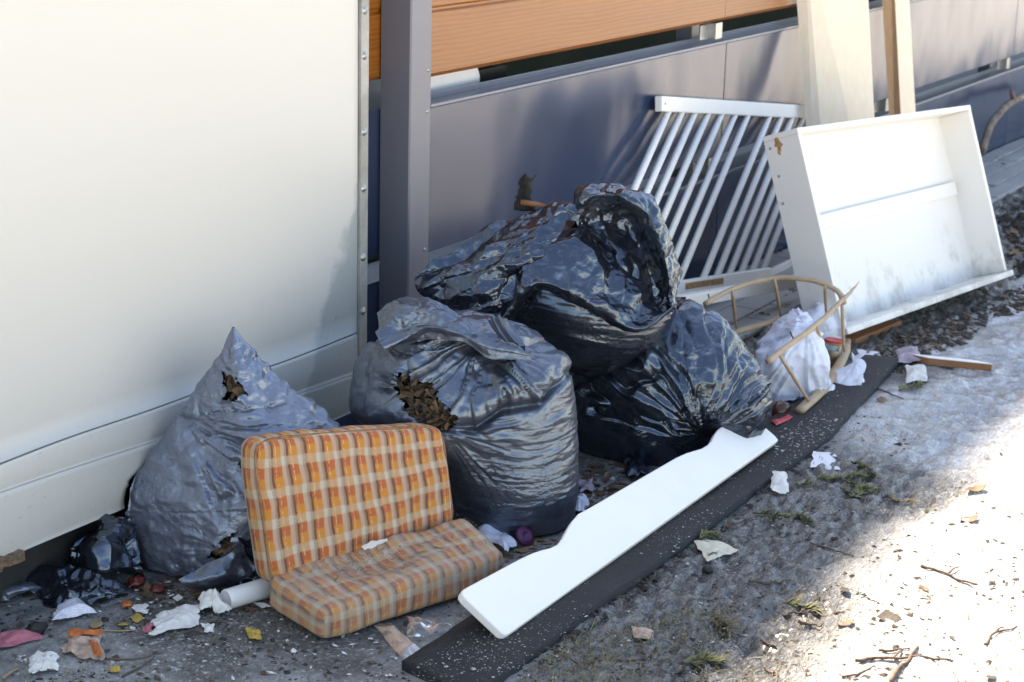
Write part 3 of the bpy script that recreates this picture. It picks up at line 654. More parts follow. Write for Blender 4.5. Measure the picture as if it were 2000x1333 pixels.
FB = grid_film([
    [(742, 615, -.02), (772, 586, -.02), (828, 584, -.02), (885, 612, -.02), (945, 648, -.03), (1005, 684, -.10)],
    [(734, 632, -.08), (766, 592, -.09), (826, 590, -.09), (885, 622, -.09), (945, 660, -.11), (1020, 690, -.15)],
    [(738, 655, -.13), (778, 628, -.12), (832, 622, -.13), (890, 640, -.145), (950, 672, -.16), (1030, 692, -.175)],
    [(748, 676, -.15), (800, 652, -.135), (842, 640, -.15), (893, 655, -.17), (953, 684, -.19), (1036, 695, -.19)],
    [(772, 684, -.12), (812, 668, -.12), (848, 658, -.13), (898, 672, -.155), (957, 696, -.18), (1040, 699, -.18)]], CB)
P = loft(FB, 120, 240); u = np.linspace(0, 1, 240)[None, :]; v = np.linspace(0, 1, 120)[:, None]
film_sheet(P, .022*(ridge(v*2.6+.45*fbm(P*6, 2, 4))-.5)*(.4+.6*u)+.014*facet(P, 10, 5)+.006*facet(P, 24, 6)+.0025*facet(P, 60, 7), MT['bag_b'], tB, .006, 31)
P = loft(grid_film([[(950, 622, -.13), (975, 618, -.13), (1000, 640, -.13)], [(960, 640, -.16), (990, 645, -.17), (1020, 672, -.16)], [(985, 668, -.18), (1010, 672, -.19), (1036, 690, -.18)]], CB), 60, 60)
film_sheet(P, .012*(ridge(np.linspace(0, 4, 60)[None, :]+.4*fbm(P*9, 2, 3))-.5)+.004*facet(P, 30, 6), MT['bag_b'], tB)

# --- right black bag lying with its folds drawn to the lower right
CDp = onz(1250, 915)+FH*.2
HD = ring_hull(CDp, [(903, 1160, 1362, .14), (882, 1134, 1425, .175), (850, 1120, 1472, .195), (805, 1114, 1505, .205), (765, 1114, 1509, .21), (725, 1120, 1497, .205), (690, 1136, 1478, .195), (655, 1172, 1453, .17), (622, 1225, 1415, .13), (600, 1272, 1376, .085), (588, 1308, 1345, .04)], 110, 64, 2.15)
def shD(P, x, y, fr):
    o = np.where(fr, radial(P, 1385, 870, 17, 40, 420, .026, 7, lo=-2.9, hi=-.75)+radial(P, 1385, 870, 40, 40, 300, .008, 8, lo=-2.9, hi=-.6), 0)
    o -= np.where(fr, .05*np.exp(-(np.hypot(x-1385, y-872)/45)**2), 0)
    o += .020*facet(P, 6, 20)+.009*facet(P, 13, 21)+.0028*facet(P, 30, 22)
    return o
tD, PD = make_bag('rubbish_bag', 'glossy black rubbish bag slumped behind the wavy white board, folds drawn to one point', HD, MT['bag'], (300, 380), shD)

# --- top black bag, its mouth open and its film thrown to the left
CCp = A(4.31, -.43, 0)
HC = ring_hull(CCp, [(905, 1080, 1190, .10, .22), (850, 1070, 1205, .13, .22), (790, 1075, 1215, .15, .18), (745, 1095, 1210, .14, .10), (722, 1120, 1196, .09, .02), (706, 1090, 1222, .12), (682, 1050, 1262, .165), (645, 1005, 1302, .20), (605, 972, 1318, .215), (565, 950, 1318, .215), (525, 940, 1314, .20), (485, 950, 1305, .18), (448, 985, 1285, .15), (420, 1030, 1255, .11), (400, 1085, 1215, .06), (394, 1125, 1180, .03)], 100, 60, 2.1)
def shC(P, x, y, fr):
    rim = np.interp(x, [940, 985, 1048, 1130, 1245, 1322], [640, 628, 556, 582, 640, 590]); w_ = sstep(-10, 30, rim-y)
    o = np.where(fr, w_*(-.03+.016*facet(P, 9, 5)+.006*facet(P, 24, 6)), 0)
    Q = P.copy(); Q[..., 2] += .12*(P@R0)
    o += (1-w_)*(.0026*facet(Q, (8, 8, 50), 8, .5)+.0014*facet(Q, (15, 15, 100), 9, .5)+.005*facet(P, 7, 10))
    return o
tC, PC = make_bag('rubbish_bag', 'black rubbish bag on top of the heap, mouth open, film thrown to the left', HC, MT['bag'], (260, 340), shC)
F1 = loft(grid_film([
    [(838, 512, -.17), (905, 474, -.14), (985, 432, -.10), (1060, 402, -.08), (1118, 392, -.06)],
    [(812, 532, -.19), (890, 508, -.20), (972, 474, -.18), (1040, 446, -.16), (1110, 430, -.15)],
    [(806, 550, -.20), (880, 548, -.23), (955, 526, -.22), (1010, 496, -.22), (1075, 478, -.20)],
    [(814, 572, -.20), (882, 585, -.24), (945, 576, -.25), (992, 548, -.24), (1046, 520, -.22)],
    [(836, 592, -.18), (888, 606, -.22), (940, 612, -.24), (985, 608, -.235), (1032, 572, -.22)]], CCp), 170, 220)
_e = unit(R0*.9+A(0, 0, .45)); _g = unit(np.cross(_e, FH)); D1 = np.stack([F1@_e, F1@_g, F1@FH], -1)
film_sheet(F1, .036*facet(D1, (3.6, 11, 9), 17)+.020*facet(D1, (8, 17, 14), 18)+.007*facet(D1, (20, 34, 30), 19)+.002*facet(F1, 60, 20), MT['bag'], tC, .008, 61)
F2 = loft(grid_film([
    [(1000, 500, -.15), (1058, 458, -.13), (1120, 455, -.12), (1182, 480, -.12), (1245, 540, -.12)],
    [(986, 548, -.20), (1050, 490, -.18), (1122, 492, -.18), (1196, 532, -.17), (1282, 590, -.16)],
    [(980, 598, -.23), (1046, 525, -.225), (1122, 540, -.23), (1212, 590, -.23), (1306, 606, -.19)],
    [(978, 634, -.25), (1046, 552, -.26), (1126, 578, -.265), (1244, 640, -.26), (1323, 592, -.20)],
    [(990, 640, -.21), (1050, 566, -.22), (1124, 592, -.23), (1242, 648, -.225), (1320, 604, -.18)]], CCp), 170, 220)
u = np.linspace(0, 1, 220)[None, :]; v = np.linspace(0, 1, 170)[:, None]; k = 1-sstep(.60, .78, v)*.85
film_sheet(F2, (.046*facet(F2, 6, 27)+.018*facet(F2, 12, 28))*k+.005*facet(F2, 26, 29)+.0018*facet(F2, 60, 30), MT['bag'], tC, .004, 67)
F3 = loft(grid_film([
    [(1108, 405, .02), (1132, 376, .02), (1190, 369, .02), (1252, 392, .02), (1296, 444, .02), (1318, 524, .0), (1322, 592, -.05)],
    [(1106, 408, -.06), (1130, 370, -.07), (1188, 363, -.08), (1256, 384, -.08), (1303, 440, -.09), (1324, 522, -.11), (1327, 596, -.13)],
    [(1110, 420, -.12), (1142, 388, -.14), (1192, 380, -.15), (1248, 402, -.16), (1288, 456, -.17), (1308, 530, -.18), (1312, 606, -.18)],
    [(1122, 428, -.12), (1152, 402, -.11), (1196, 396, -.09), (1238, 422, -.08), (1270, 476, -.09), (1290, 546, -.12), (1296, 612, -.15)],
    [(1128, 446, -.12), (1158, 430, -.09), (1194, 432, -.07), (1224, 462, -.065), (1250, 516, -.075), (1268, 574, -.11), (1274, 626, -.16)],
    [(1126, 470, -.15), (1156, 470, -.13), (1182, 486, -.12), (1204, 518, -.13), (1222, 560, -.16), (1238, 604, -.19), (1248, 640, -.21)]], CCp), 150, 260)
film_sheet(F3, .026*facet(F3, 7, 37)+.014*facet(F3, 14, 38)+.005*facet(F3, 32, 39)+.0018*facet(F3, 70, 40), MT['bag'], tC, .005, 71)
F4 = loft(grid_film([[(1085, 405, -.10), (1105, 394, -.09), (1128, 392, -.09)], [(1062, 420, -.14), (1095, 408, -.15), (1130, 412, -.14)], [(1058, 440, -.15), (1095, 432, -.16), (1130, 434, -.15)]], CCp), 70, 70)
film_sheet(F4, .022*facet(F4, 16, 41)+.008*facet(F4, 40, 42), MT['bag'], tC, .006, 77)

# ------------------------------------------------------------------ plaid cushion, folded in two
def slab(name, corners, th, r, parent, mat, per=(.0440, .058), bulge=.012, n=(56, 34, 10), seed=0, sag=None, uv0=(0, 0), corner=.10):
    """rounded upholstered slab on a quad (corners bl, br, tr, tl of its face), thickness th behind the face"""
    import bmesh
    bl, br, tr, tl = map(np.asarray, corners); Wd = (np.linalg.norm(br-bl)+np.linalg.norm(tr-tl))/2; Hd = (np.linalg.norm(tl-bl)+np.linalg.norm(tr-br))/2
    N = unit(np.cross(br-bl, tl-bl)); hx, hy, hz = Wd/2, Hd/2, th/2; nx, ny, nz = n
    bm = bmesh.new(); uvl = bm.loops.layers.uv.new('UVMap')
    def face(fn, a, b_):
        A_, B_ = np.meshgrid(np.linspace(-1, 1, a+1), np.linspace(-1, 1, b_+1)); Q = fn(A_, B_)
        box_ = np.stack(Q[:3], -1); h = A(hx, hy, hz); q = np.clip(box_, -(h-r), h-r); dd = box_-q; l = np.linalg.norm(dd, axis=-1, keepdims=True)
        p = np.where(l > 1e-9, q+dd/np.maximum(l, 1e-9)*np.minimum(l, r)*1.0, box_)
        p = np.where(l > r, q+dd/np.maximum(l, 1e-9)*r, p)
        a2, b2 = p[..., 0]/hx, p[..., 1]/hy; cf = (np.abs(a2)*np.abs(b2))**7; s = .5+.5*a2*(1-corner*hy/hx*cf); t = .5+.5*b2*(1-corner*cf); d = p[..., 2]
        base = ((1-s)*(1-t))[..., None]*bl+(s*(1-t))[..., None]*br+(s*t)[..., None]*tr+((1-s)*t)[..., None]*tl
        top = np.clip(d/hz*.5+.5, 0, 1)
        wv = bulge*np.sin(np.clip(s, 0, 1)*math.pi)**.5*np.sin(np.clip(t, 0, 1)*math.pi)**.5*top
        P = base+N*(d-hz+wv)[..., None]
        P = P+N*(.006*fbm(np.stack([s*5, t*4, d*20+seed], -1), 3, seed)*top)[..., None]+.003*np.stack([vnoise(P*14, seed+1), vnoise(P*14, seed+2), vnoise(P*14, seed+3)], -1)
        if sag is not None: P = P+sag(s, t)[..., None]*A(0, 0, 1)*top[..., None]
        U = (Q[3]+uv0[0])/per[0]; V_ = (Q[4]+uv0[1])/per[1]
        vs = [[bm.verts.new(P[i, j]) for j in range(P.shape[1])] for i in range(P.shape[0])]
        for i in range(P.shape[0]-1):
            for j in range(P.shape[1]-1):
                idx = [(i, j), (i, j+1), (i+1, j+1), (i+1, j)]; f = bm.faces.new([vs[a][b] for a, b in idx]); f.smooth = True
                for lo, (a, b) in zip(f.loops, idx): lo[uvl].uv = (U[a, b], V_[a, b])
    one = lambda a: np.ones_like(a)
    face(lambda a, b: (a*hx, b*hy, one(a)*hz, a*hx, b*hy), nx, ny)
    face(lambda a, b: (-a*hx, b*hy, -one(a)*hz, a*hx, b*hy), nx, ny)
    face(lambda a, b: (a*hx, -one(a)*hy, b*hz, a*hx, -hy-hz+b*hz), nx, nz)
    face(lambda a, b: (-a*hx, one(a)*hy, b*hz, -a*hx, hy+hz-b*hz), nx, nz)
    face(lambda a, b: (one(a)*hx, a*hy, b*hz, hx+hz-b*hz, a*hy), ny, nz)
    face(lambda a, b: (-one(a)*hx, -a*hy, b*hz, -hx-hz+b*hz, -a*hy), ny, nz)
    bmesh.ops.remove_doubles(bm, verts=bm.verts, dist=1e-5)
    me = bpy.data.meshes.new(name); bm.to_mesh(me); bm.free(); me.materials.append(mat)
    o = bpy.data.objects.new(name, me); COL.objects.link(o); o.parent = parent; o.matrix_parent_inverse = Matrix.Translation(-parent.location)
    return o
cu = thing('plaid_cushion', 'orange and cream plaid chair cushion opened into seat and back before the bags', 'cushion', onz(640, 1200))
qb = [A(2.985, -.452, .05), A(3.480, -.602, .07), A(3.483, -.559, .312), A(2.982, -.403, .388)]
slab('back_cushion', qb, .075, .028, cu, MT['plaid'], seed=3, per=(.0440, .058), bulge=.006, uv0=(.005, .012))
def piping(q, th, r, par, mat, corner=.10):
    bl, br, tr, tl = map(np.asarray, q); Wd = (np.linalg.norm(br-bl)+np.linalg.norm(tr-tl))/2; Hd = (np.linalg.norm(tl-bl)+np.linalg.norm(tr-br))/2; Nn = unit(np.cross(br-bl, tl-bl))
    g_ = np.linspace(0, 2*math.pi, 121); a = np.sign(np.cos(g_))*np.abs(np.cos(g_))**.16*(1-.006/(Wd/2)); b = np.sign(np.sin(g_))*np.abs(np.sin(g_))**.16*(1-.006/(Hd/2)); cf = (np.abs(a)*np.abs(b))**7
    s = (.5+.5*a*(1-corner*Hd/Wd*cf))[:, None]; t = (.5+.5*b*(1-corner*cf))[:, None]
    P = (1-s)*(1-t)*bl+s*(1-t)*br+s*t*tr+(1-s)*t*tl-Nn*(r*.32)
    part('piping', *tube(P, .0032, 6, False), mat, par, True)
piping(qb, .075, .028, cu, simple('rust_piping', (.36, .17, .075), .95, .5, 60, 260, .6))
qs = [onz(632, 1198, .074), onz(994, 1080, .080), onz(908, 1008, .104), onz(516, 1122, .088)]
slab('seat_cushion', qs, .072, .018, cu, MT['plaidd'], per=(.0440, .056), seed=9, bulge=.006, sag=lambda s, t: -.016*np.exp(-((s-.45)/.22)**2-((t-.62)/.3)**2)+.010*np.exp(-((s-.62)/.12)**2-((t-.97)/.2)**2), uv0=(.02, .0))
P = loft([[onz(705, 1068, .112), onz(730, 1058, .118), onz(756, 1050, .116)], [onz(712, 1075, .10), onz(735, 1066, .104), onz(758, 1056, .106)]], 8, 16)
sheet('lining_strip', P+A(0, 0, 1)*(.004*facet(P, 60, 3))[..., None], False, MT['paper'], cu)
# loose fibres standing off the cloth
rng = np.random.default_rng(12); V = []; F = []
def fuzz(q, n, out):
    bl, br, tr, tl = map(np.asarray, q); Nn = unit(np.cross(br-bl, tl-bl))
    for _ in range(n):
        s, t = rng.random(2)
        if rng.random() < .0:
            e = rng.integers(4); s, t = ((rng.random(), 1.0), (rng.random(), 0.0), (0.0, rng.random()), (1.0, rng.random()))[e]
        p = (1-s)*(1-t)*bl+s*(1-t)*br+s*t*tr+(1-s)*t*tl+Nn*rng.uniform(-.002, .006)
        d = unit(Nn*.7+rng.normal(size=3)*.6)*rng.uniform(.003, .008); sd = unit(rng.normal(size=3))*.00035
        b_ = len(V); V.extend([p-sd, p+sd, p+d]); F.append((b_, b_+1, b_+2))
fuzz(qb, 900, 0); fuzz(qs, 2600, 0)
part('fuzz', V, F, simple('wool_fibre', (.66, .48, .32), .9, .3), cu, kind='stuff')
V = []; F = []
for _ in range(150):
    s, t = rng.beta(2, 2), rng.beta(3, 2.0); bl, br, tr, tl = map(np.asarray, qs); p = (1-s)*(1-t)*bl+s*(1-t)*br+s*t*tr+(1-s)*t*tl+A(0, 0, .004)
    a = rng.uniform(0, 6.3); l = rng.uniform(.006, .03); d = A(math.cos(a), math.sin(a), rng.normal()*.15)*l/2; sd = A(-math.sin(a), math.cos(a), 0)*rng.uniform(.0005, .0013); b_ = len(V)
    V += [p-d-sd, p-d+sd, p+d+sd, p+d-sd]; F.append((b_, b_+1, b_+2, b_+3))
part('straw_bits', V, F, MT['straw_d'], cu, kind='stuff')

# ------------------------------------------------------------------ white board with a wavy edge, on the rubber mat
def plane_hit(px, py, O, N): d = ray(px, py); return CC+d*(np.dot(O-CC, N)/np.dot(d, N))
b0, b1, b2 = A(3.138, -.929, .036), A(4.566, -.929, .046), A(3.137, -.82, .108)
bn = unit(np.cross(b1-b0, b2-b0)); bn = bn if bn[2] > 0 else -bn
up_ = [(1521, 860), (1514, 851), (1476, 819), (1466, 815), (1454, 816), (1436, 820), (1414, 830), (1402, 839), (1395, 849), (1390, 860), (1382, 869), (1370, 876), (1356, 880), (1340, 885), (1322, 893)]+[(1130+i*24, 1004-i*13.9) for i in range(7, 0, -1)]+[(1130, 1003), (1117, 1018), (1107, 1035), (1099, 1051), (1089, 1063), (1075, 1070), (1058, 1074), (1040, 1080), (1018, 1090), (962, 1120), (910, 1148), (903, 1153), (902, 1159), (908, 1168), (980, 1236), (988, 1241), (996, 1237)]
top = [plane_hit(x_, y_, b0, bn) for x_, y_ in up_]; n_ = len(top); bot = [p-bn*.020 for p in top]
bo = thing('white_board', 'long white lacquered board with a wavy upper edge lying on the black mat', 'board', b0-A(0, 0, .03))
part('board', top+bot, [tuple(range(n_)), tuple(range(2*n_-1, n_-1, -1))]+[(i, n_+i, n_+(i+1) % n_, (i+1) % n_) for i in range(n_)], MT['white'], bo, bevel=.0035)
c = plane_hit(1482, 834, b0, bn)
v, f = lathe([(0, .0012), (.0042, .0012), (.0062, .0006), (.0065, 0)], 14, frame(bn), c); part('screw_hole', v, f, MT['blk'], bo, True)

nl = 90; t = np.linspace(0, 1, nl)
L_ = crm([onz(785, 1310, .0), onz(1060, 1127, 0), onz(1370, 921, 0), onz(1690, 706, 0)], nl); _k = A(onz(922, 1380, 0), onz(1618, 862, 0), onz(1758, 712, 0)); R_ = np.stack([np.interp(t, (0, .72, 1), _k[:, i]) for i in range(3)], 1)
rag = fbm(np.stack([t*60, t*0, t*0], -1), 3, 5)*.0022; rag2 = fbm(np.stack([t*50, t*0+4, t*0], -1), 3, 6)*.0015
R_ = R_+A(0, -1, 0)*rag[:, None]; L_ = L_+A(0, 1, 0)*rag2[:, None]
k = np.linspace(0, 1, 9)[:, None, None]; T_ = L_[None]*(1-k)+R_[None]*k; T_[..., 2] = .021+.002*fbm(T_*5, 2, 3)
lo1 = T_[:1].copy(); lo1[..., 2] = .001; lo2 = T_[-1:].copy(); lo2[..., 2] = .001; lo2[..., 1] -= .002
Pm = np.concatenate([lo1, T_, lo2])
e0, e1 = Pm[:, :1].copy(), Pm[:, -1:].copy(); e0[..., 2] = .001; e1[..., 2] = .001; Pm = np.concatenate([e0, Pm, e1], 1)
Fm = grid_faces(Pm.shape[0], Pm.shape[1], False)
single('rubber_mat', 'long strip of black rubber mat with white grit, running beneath the white board', 'mat', Pm.reshape(-1, 3), Fm[:, ::-1].copy(), MT['mat'])

# ------------------------------------------------------------------ cot side: rails and bars
cr_ = thing('cot_side', 'white slatted cot side leaning askew on the fence behind the top bag', 'cot side', ony(1350, 560, -.12)*A(1, 1, 0))
ra, rb = ony(1286, 203, -.035), ony(1616, 222, -.060); da, db = ony(1112, 596, -.10), ony(1500, 536, -.17)
ru = unit(rb-ra); dn_ = unit(da-ra); rn = unit(np.cross(dn_, ru))
rn = rn if rn[1] < 0 else -rn
wv_ = unit(np.cross(rn, ru))
part('top_rail', *bar(ra-ru*.0, rb, wv_*.025, rn*.014), MT['white'], cr_, bevel=.004)
part('bottom_rail', *bar(da, db, wv_*.024, rn*.013), MT['white'], cr_, bevel=.004)
v, f = lathe([(0, .0010), (.004, .0010), (.005, 0)], 12, frame(rn), ra+ru*.022+rn*.0132); part('bolt_hole', v, f, MT['blk'], cr_, True)
part('bare_strip', *bar(da+(db-da)*.52+rn*.0135+wv_*.004, da+(db-da)*.72+rn*.0135+wv_*.004, wv_*.010, rn*.0015), MT['chip'], cr_)
def frac_at(p, q, px):
    lo, hi = -.2, 1.3
    for _ in range(40):
        m = (lo+hi)/2
        if proj(p+(q-p)*m)[0] < px: lo = m
        else: hi = m
    return lo
for px_t in (1311, 1337, 1362, 1388, 1414, 1440, 1465, 1507, 1530, 1551, 1571, 1590, 1608):
    ft = frac_at(ra, rb, px_t); p_ = ra+(rb-ra)*ft; q_ = da+(db-da)*(ft*.985+.0)
    part('bar', *tube([p_, q_], .0118, 12), MT['white'], cr_, True)
pa, pb_ = ony(1318, 592, -.26), ony(1562, 548, -.36)
single('white_lath', 'white lath lying on the dark paving beneath the slatted cot side', 'lath', *bar(pa, pb_, A(0, .0, .021), A(.01, -.018, 0)), MT['white'], bevel=.003)
pa, pb_ = ony(1478, 546, -.15), ony(1556, 508, -.13)
single('white_edging', 'short white edging strip propped between the cot side and the white drawer', 'strip', *bar(pa, pb_, A(0, 0, .014), A(0, .008, 0)), MT['white'], bevel=.003)

# ------------------------------------------------------------------ drawer
dr = thing('drawer', 'big white drawer stood on edge, open side out, mould along its lower edge', 'drawer', (6.3, -.7, 0))
f4, f3 = onz(1650, 655, .062), onz(1970, 540, .062); _u = unit(f3-f4)
f1 = plane_hit(1557, 250, f4, _u); f2 = plane_hit(1895, 205, f3, _u)
du = unit(f3-f4); dv = unit(f1-f4); dnrm = unit(np.cross(du, dv)); dnrm = dnrm if dnrm[1] < 0 else -dnrm
DP = .135; tk = .009
def dboard(nm, p, q, inward, lo_, hi_, mat=MT['drawer'], bevel=.002, half=tk):
    m0 = (lo_+hi_)/2; return part(nm, *bar(p+inward*half+dnrm*m0, q+inward*half+dnrm*m0, inward*half, dnrm*(hi_-lo_)/2), mat, dr, bevel=bevel)
s1 = unit(f1-f4); s2 = unit(f2-f3); tp = unit(f2-f1); bt = unit(f3-f4)
dboard('top_board', f1, f2, -dv, -DP, 0.0)
dboard('bottom_board', f4-bt*.005, f3+bt*.012, dv, -DP, .016, half=.010)
dboard('side_board', f4+s1*.0205, f1-s1*.0185, du, -DP, -.001)
dboard('side_board', f3+s2*.0205, f2-s2*.0185, -du, -DP, -.001)
bk = [f4+dnrm*(-DP+.012), f3+dnrm*(-DP+.012), f2+dnrm*(-DP+.012), f1+dnrm*(-DP+.012)]
ins = [bk[0]+du*.018+dv*.02, bk[1]-du*.018+dv*.02, bk[2]-du*.018-dv*.018, bk[3]+du*.018-dv*.018]
V = ins+[p-dnrm*.006 for p in ins]; part('base_panel', V, [(0, 1, 2, 3), (7, 6, 5, 4), (0, 4, 5, 1), (1, 5, 6, 2), (2, 6, 7, 3), (3, 7, 4, 0)], MT['drawer'], dr)
ma, mb = ins[0]*.46+ins[3]*.54, ins[1]*.44+ins[2]*.56
part('batten', *bar(ma+du*.02+dnrm*.0095, mb-du*.02+dnrm*.0095, dv*.024, dnrm*.009), MT['drawer'], dr, bevel=.002)
for fr_ in ((.02, .035), (.028, .30), (.02, .55)):
    c = f1-s1*(.03+fr_[1]*.35)-dnrm*(DP-fr_[0])-du*.0003
    v, f = lathe([(0, .001), (.004, .001), (.005, 0)], 10, frame(-du), c); part('screw', v, f, MT['screw'], dr, True)
rng = np.random.default_rng(3); c = f1-s1*.012-dnrm*(DP*.62)-du*.0008; V = []
for i in range(18):
    a = 2*math.pi*i/18; r_ = (1+.5*rng.normal()*.5); V.append(c-dnrm*(.010*math.cos(a)*r_)-s1*(.028+.034*math.sin(a)*r_))
V2 = [p+du*.0006 for p in V]; n_ = 18
part('chipped_patch', V+V2, [tuple(range(n_)), tuple(range(2*n_-1, n_-1, -1))]+[(i, n_+i, n_+(i+1) % n_, (i+1) % n_) for i in range(n_)], MT['chip'], dr)
p_, q_ = onz(1652, 668, .012), onz(1742, 632, .012)
single('brown_plank', 'short reddish brown plank lying under the lower left corner of the drawer', 'plank', *bar(p_, q_, A(-.01, .03, 0), A(0, 0, .012)), MT['brownwood'], bevel=.002)

# ------------------------------------------------------------------ planks leaning on the fence
def lean(name, label, bl_px, fl_px, fr_px, Yb, Yt, mat_f, mat_s, yk, wr):
    # three edges in the picture at the upper frame edge and lower down; front-left edge set by Y, the width by wr
    def edge(px, dY): return ony(px[0], px[1], Yt+dY), ony(px[2], px[3], Yb+dY)
    l0, l1 = edge(fl_px, 0); r0, r1 = edge(fr_px, wr); k0, k1 = edge(bl_px, yk)
    def ext(a, b):
        d = (b-a)/(b[2]-a[2]); return a+d*(1.26-a[2]), a+d*(.004-a[2])
    l0, l1 = ext(l0, l1); r0, r1 = ext(r0, r1); k0, k1 = ext(k0, k1); j0, j1 = k0+r0-l0, k1+r1-l1
    t = thing(name, label, 'plank', (l1+j1)/2*A(1, 1, 0))
    part('board', [l0, l1, r1, r0, k0, k1, j1, j0], [(0, 1, 2, 3), (0, 3, 7, 4), (1, 5, 6, 2), (3, 2, 6, 7), (4, 7, 6, 5)], mat_f, t)
    part('edge_face', [l0, l1, k1, k0], [(0, 3, 2, 1)], mat_s, t)
lean('pale_plank', 'wide pale pine plank leaning upright on the fence behind the drawer', (1556, 0, 1574, 240), (1583, 0, 1602, 240), (1696, 0, 1708, 232), -.16, -.055, MT['pine'], MT['pine'], .05, -.13)
lean('narrow_beam', 'narrow pine beam with one brown side, leaning upright just right of the wide plank', (1723, 0, 1736, 220), (1748, 0, 1759, 220), (1776, 0, 1788, 215), -.20, -.07, MT['pine'], MT['pineb'], .045, -.03)

# ------------------------------------------------------------------ bent branch by the fence
t = thing('bent_branch', 'bent grey brown branch arching by the fence beyond the drawer', 'branch', ony(1916, 302, -.15))
pt = crm([ony(2040, 172, -.10), ony(2003, 186, -.11), ony(1980, 198, -.12), ony(1950, 224, -.13), ony(1930, 256, -.14), ony(1917, 300, -.15)], 26)
pt = pt+.004*np.stack([vnoise(pt*14, 1), vnoise(pt*14, 2), vnoise(pt*14, 3)], -1)
part('stem', *tube(pt, np.linspace(.016, .020, 26)*(1+.15*vnoise(pt*20, 4)), 9), MT['barkg'], t, True)
part('stub', *tube([ony(1981, 197, -.12), ony(1977, 186, -.12), ony(1977, 177, -.12)], [.014, .012, .013], 8), MT['barkg'], t, True)

# ------------------------------------------------------------------ broken hoop of a chair back
hp = thing('chair_hoop', 'broken bentwood hoop with turned spindles, lying round the white carrier bag', 'chair part', onz(1560, 740))
def flatbar(pts, wv, tv, n=40, taper=None, seed=0):
    pts = crm(np.array(pts), n); T = np.gradient(pts, axis=0); V = []; m = 8
    for i in range(n):
        tt = unit(T[i]); b_ = unit(np.cross(tt, A(0, 0, 1))); u_ = unit(np.cross(b_, tt)); s_ = 1 if taper is None else np.interp(i/(n-1), *taper)
        for k in range(m):
            a = 2*math.pi*(k+.5)/m; ca, sa = math.cos(a), math.sin(a); q = (abs(ca)**5+abs(sa)**5)**(-.2)
            V.append(pts[i]+b_*(ca*q*wv*s_)+u_*(sa*q*tv*s_))
    V = np.array(V); V += .0016*np.stack([vnoise(V*30, seed), vnoise(V*30, seed+1), vnoise(V*30, seed+2)], -1)
    F = [(i*m+k, i*m+(k+1) % m, (i+1)*m+(k+1) % m, (i+1)*m+k) for i in range(n-1) for k in range(m)]+[tuple(range(m-1, -1, -1)), tuple(range((n-1)*m, n*m))]
    return V, F
part('top_rail', *flatbar([onz(1378, 594, .215), onz(1410, 575, .23), onz(1455, 556, .245), onz(1510, 544, .26), onz(1562, 544, .27), onz(1612, 556, .262), onz(1640, 573, .245), onz(1648, 592, .225)], .0092, .0072), MT['hoop'], hp, True)
part('broken_rail', *flatbar([onz(1679, 550, .25), onz(1655, 577, .24), onz(1600, 630, .222), onz(1545, 672, .21), onz(1500, 706, .20)], .0088, .0078, taper=([0, .25, .5, 1], [.08, .7, 1, 1])), MT['hoop'], hp, True)
part('bottom_rail', *flatbar([onz(1425, 652, .05), onz(1470, 640, .06), onz(1532, 621, .07), onz(1572, 612, .08)], .014, .008), MT['hoop'], hp, True)
part('bottom_rail', *flatbar([onz(1655, 664, .035), onz(1648, 695, .033), onz(1630, 728, .031), onz(1600, 768, .03), onz(1562, 802, .03)], .0155, .0085, taper=([0, .2, 1], [.7, 1, 1])), MT['hoop'], hp, True)
for (tx, ty, tz), (bx_, by_, bz) in (((1430, 570, .235), (1438, 640, .06)), ((1513, 548, .258), (1526, 622, .075)), ((1611, 560, .26), (1614, 612, .15)), ((1644, 585, .23), (1649, 688, .06)), ((1597, 640, .22), (1619, 737, .04)), ((1523, 694, .203), (1579, 783, .04))):
    p0, p1 = onz(tx, ty, tz), onz(bx_, by_, bz); tt = np.linspace(0, 1, 7)[:, None]
    part('spindle', *tube(p0*(1-tt)+p1*tt, [.0048, .0053, .0055, .0053, .0050, .0046, .004], 10), MT['hoop'], hp, True)
for (tx, ty, tz), (ex, ey, ez) in (((1386, 586, .215), (1383, 575, .235)), ((1552, 668, .205), (1543, 648, .235))):
    part('nail', *tube([onz(tx, ty, tz), onz(ex, ey, ez)], .0022, 6), MT['iron'], hp, True)

# ------------------------------------------------------------------ carrier bags, jar, jug under the hoop
def carrier(name, label, C0, rings, amp=1.0, seed=0, res=(120, 150), sup=2.2, mat='milk', cat='plastic bag', group='white plastic carrier bags', handle=None, fold=None):
    H = ring_hull(C0, rings, 60, 40, sup); P = resamp(H, *res, True); N = normals(P, True)
    P = P+N*(amp*(.055*facet(P*A(1, 1, .5), 5.5, seed)+.020*facet(P*A(1, 1, .4), 13, seed+1)+.005*facet(P, 30, seed+2)+.001*facet(P, 70, seed+3)))[..., None]; P[..., 2] = np.maximum(P[..., 2], .003)
    if fold: P = P+normals(P, True)*radial(P, *fold)[..., None]
    b_ = P.reshape(-1, 3).mean(0); b_[2] = P[..., 2].min(); t = thing(name, label, cat, b_, group); sheet('film', P, True, MT[mat], t)
    if handle is not None:
        P = loft(handle, 12, 40); sheet('handle', P+normals(P, False)*(.004*facet(P, 40, seed+5))[..., None], False, MT[mat], t)
    return t
c0 = onz(1545, 797)+FH*.15
carrier('carrier_bag', 'stuffed bluish white carrier bag lying inside the broken wooden hoop', c0, [(808, 1502, 1572, .05), (785, 1474, 1618, .09), (750, 1464, 1614, .11), (710, 1458, 1606, .115), (680, 1460, 1598, .11), (655, 1476, 1592, .09), (636, 1505, 1586, .06), (624, 1535, 1580, .03)], 1.0, 5, fold=(1575, 640, 18, 25, 210, .022, 4))
c0 = onz(1602, 700)+FH*.10
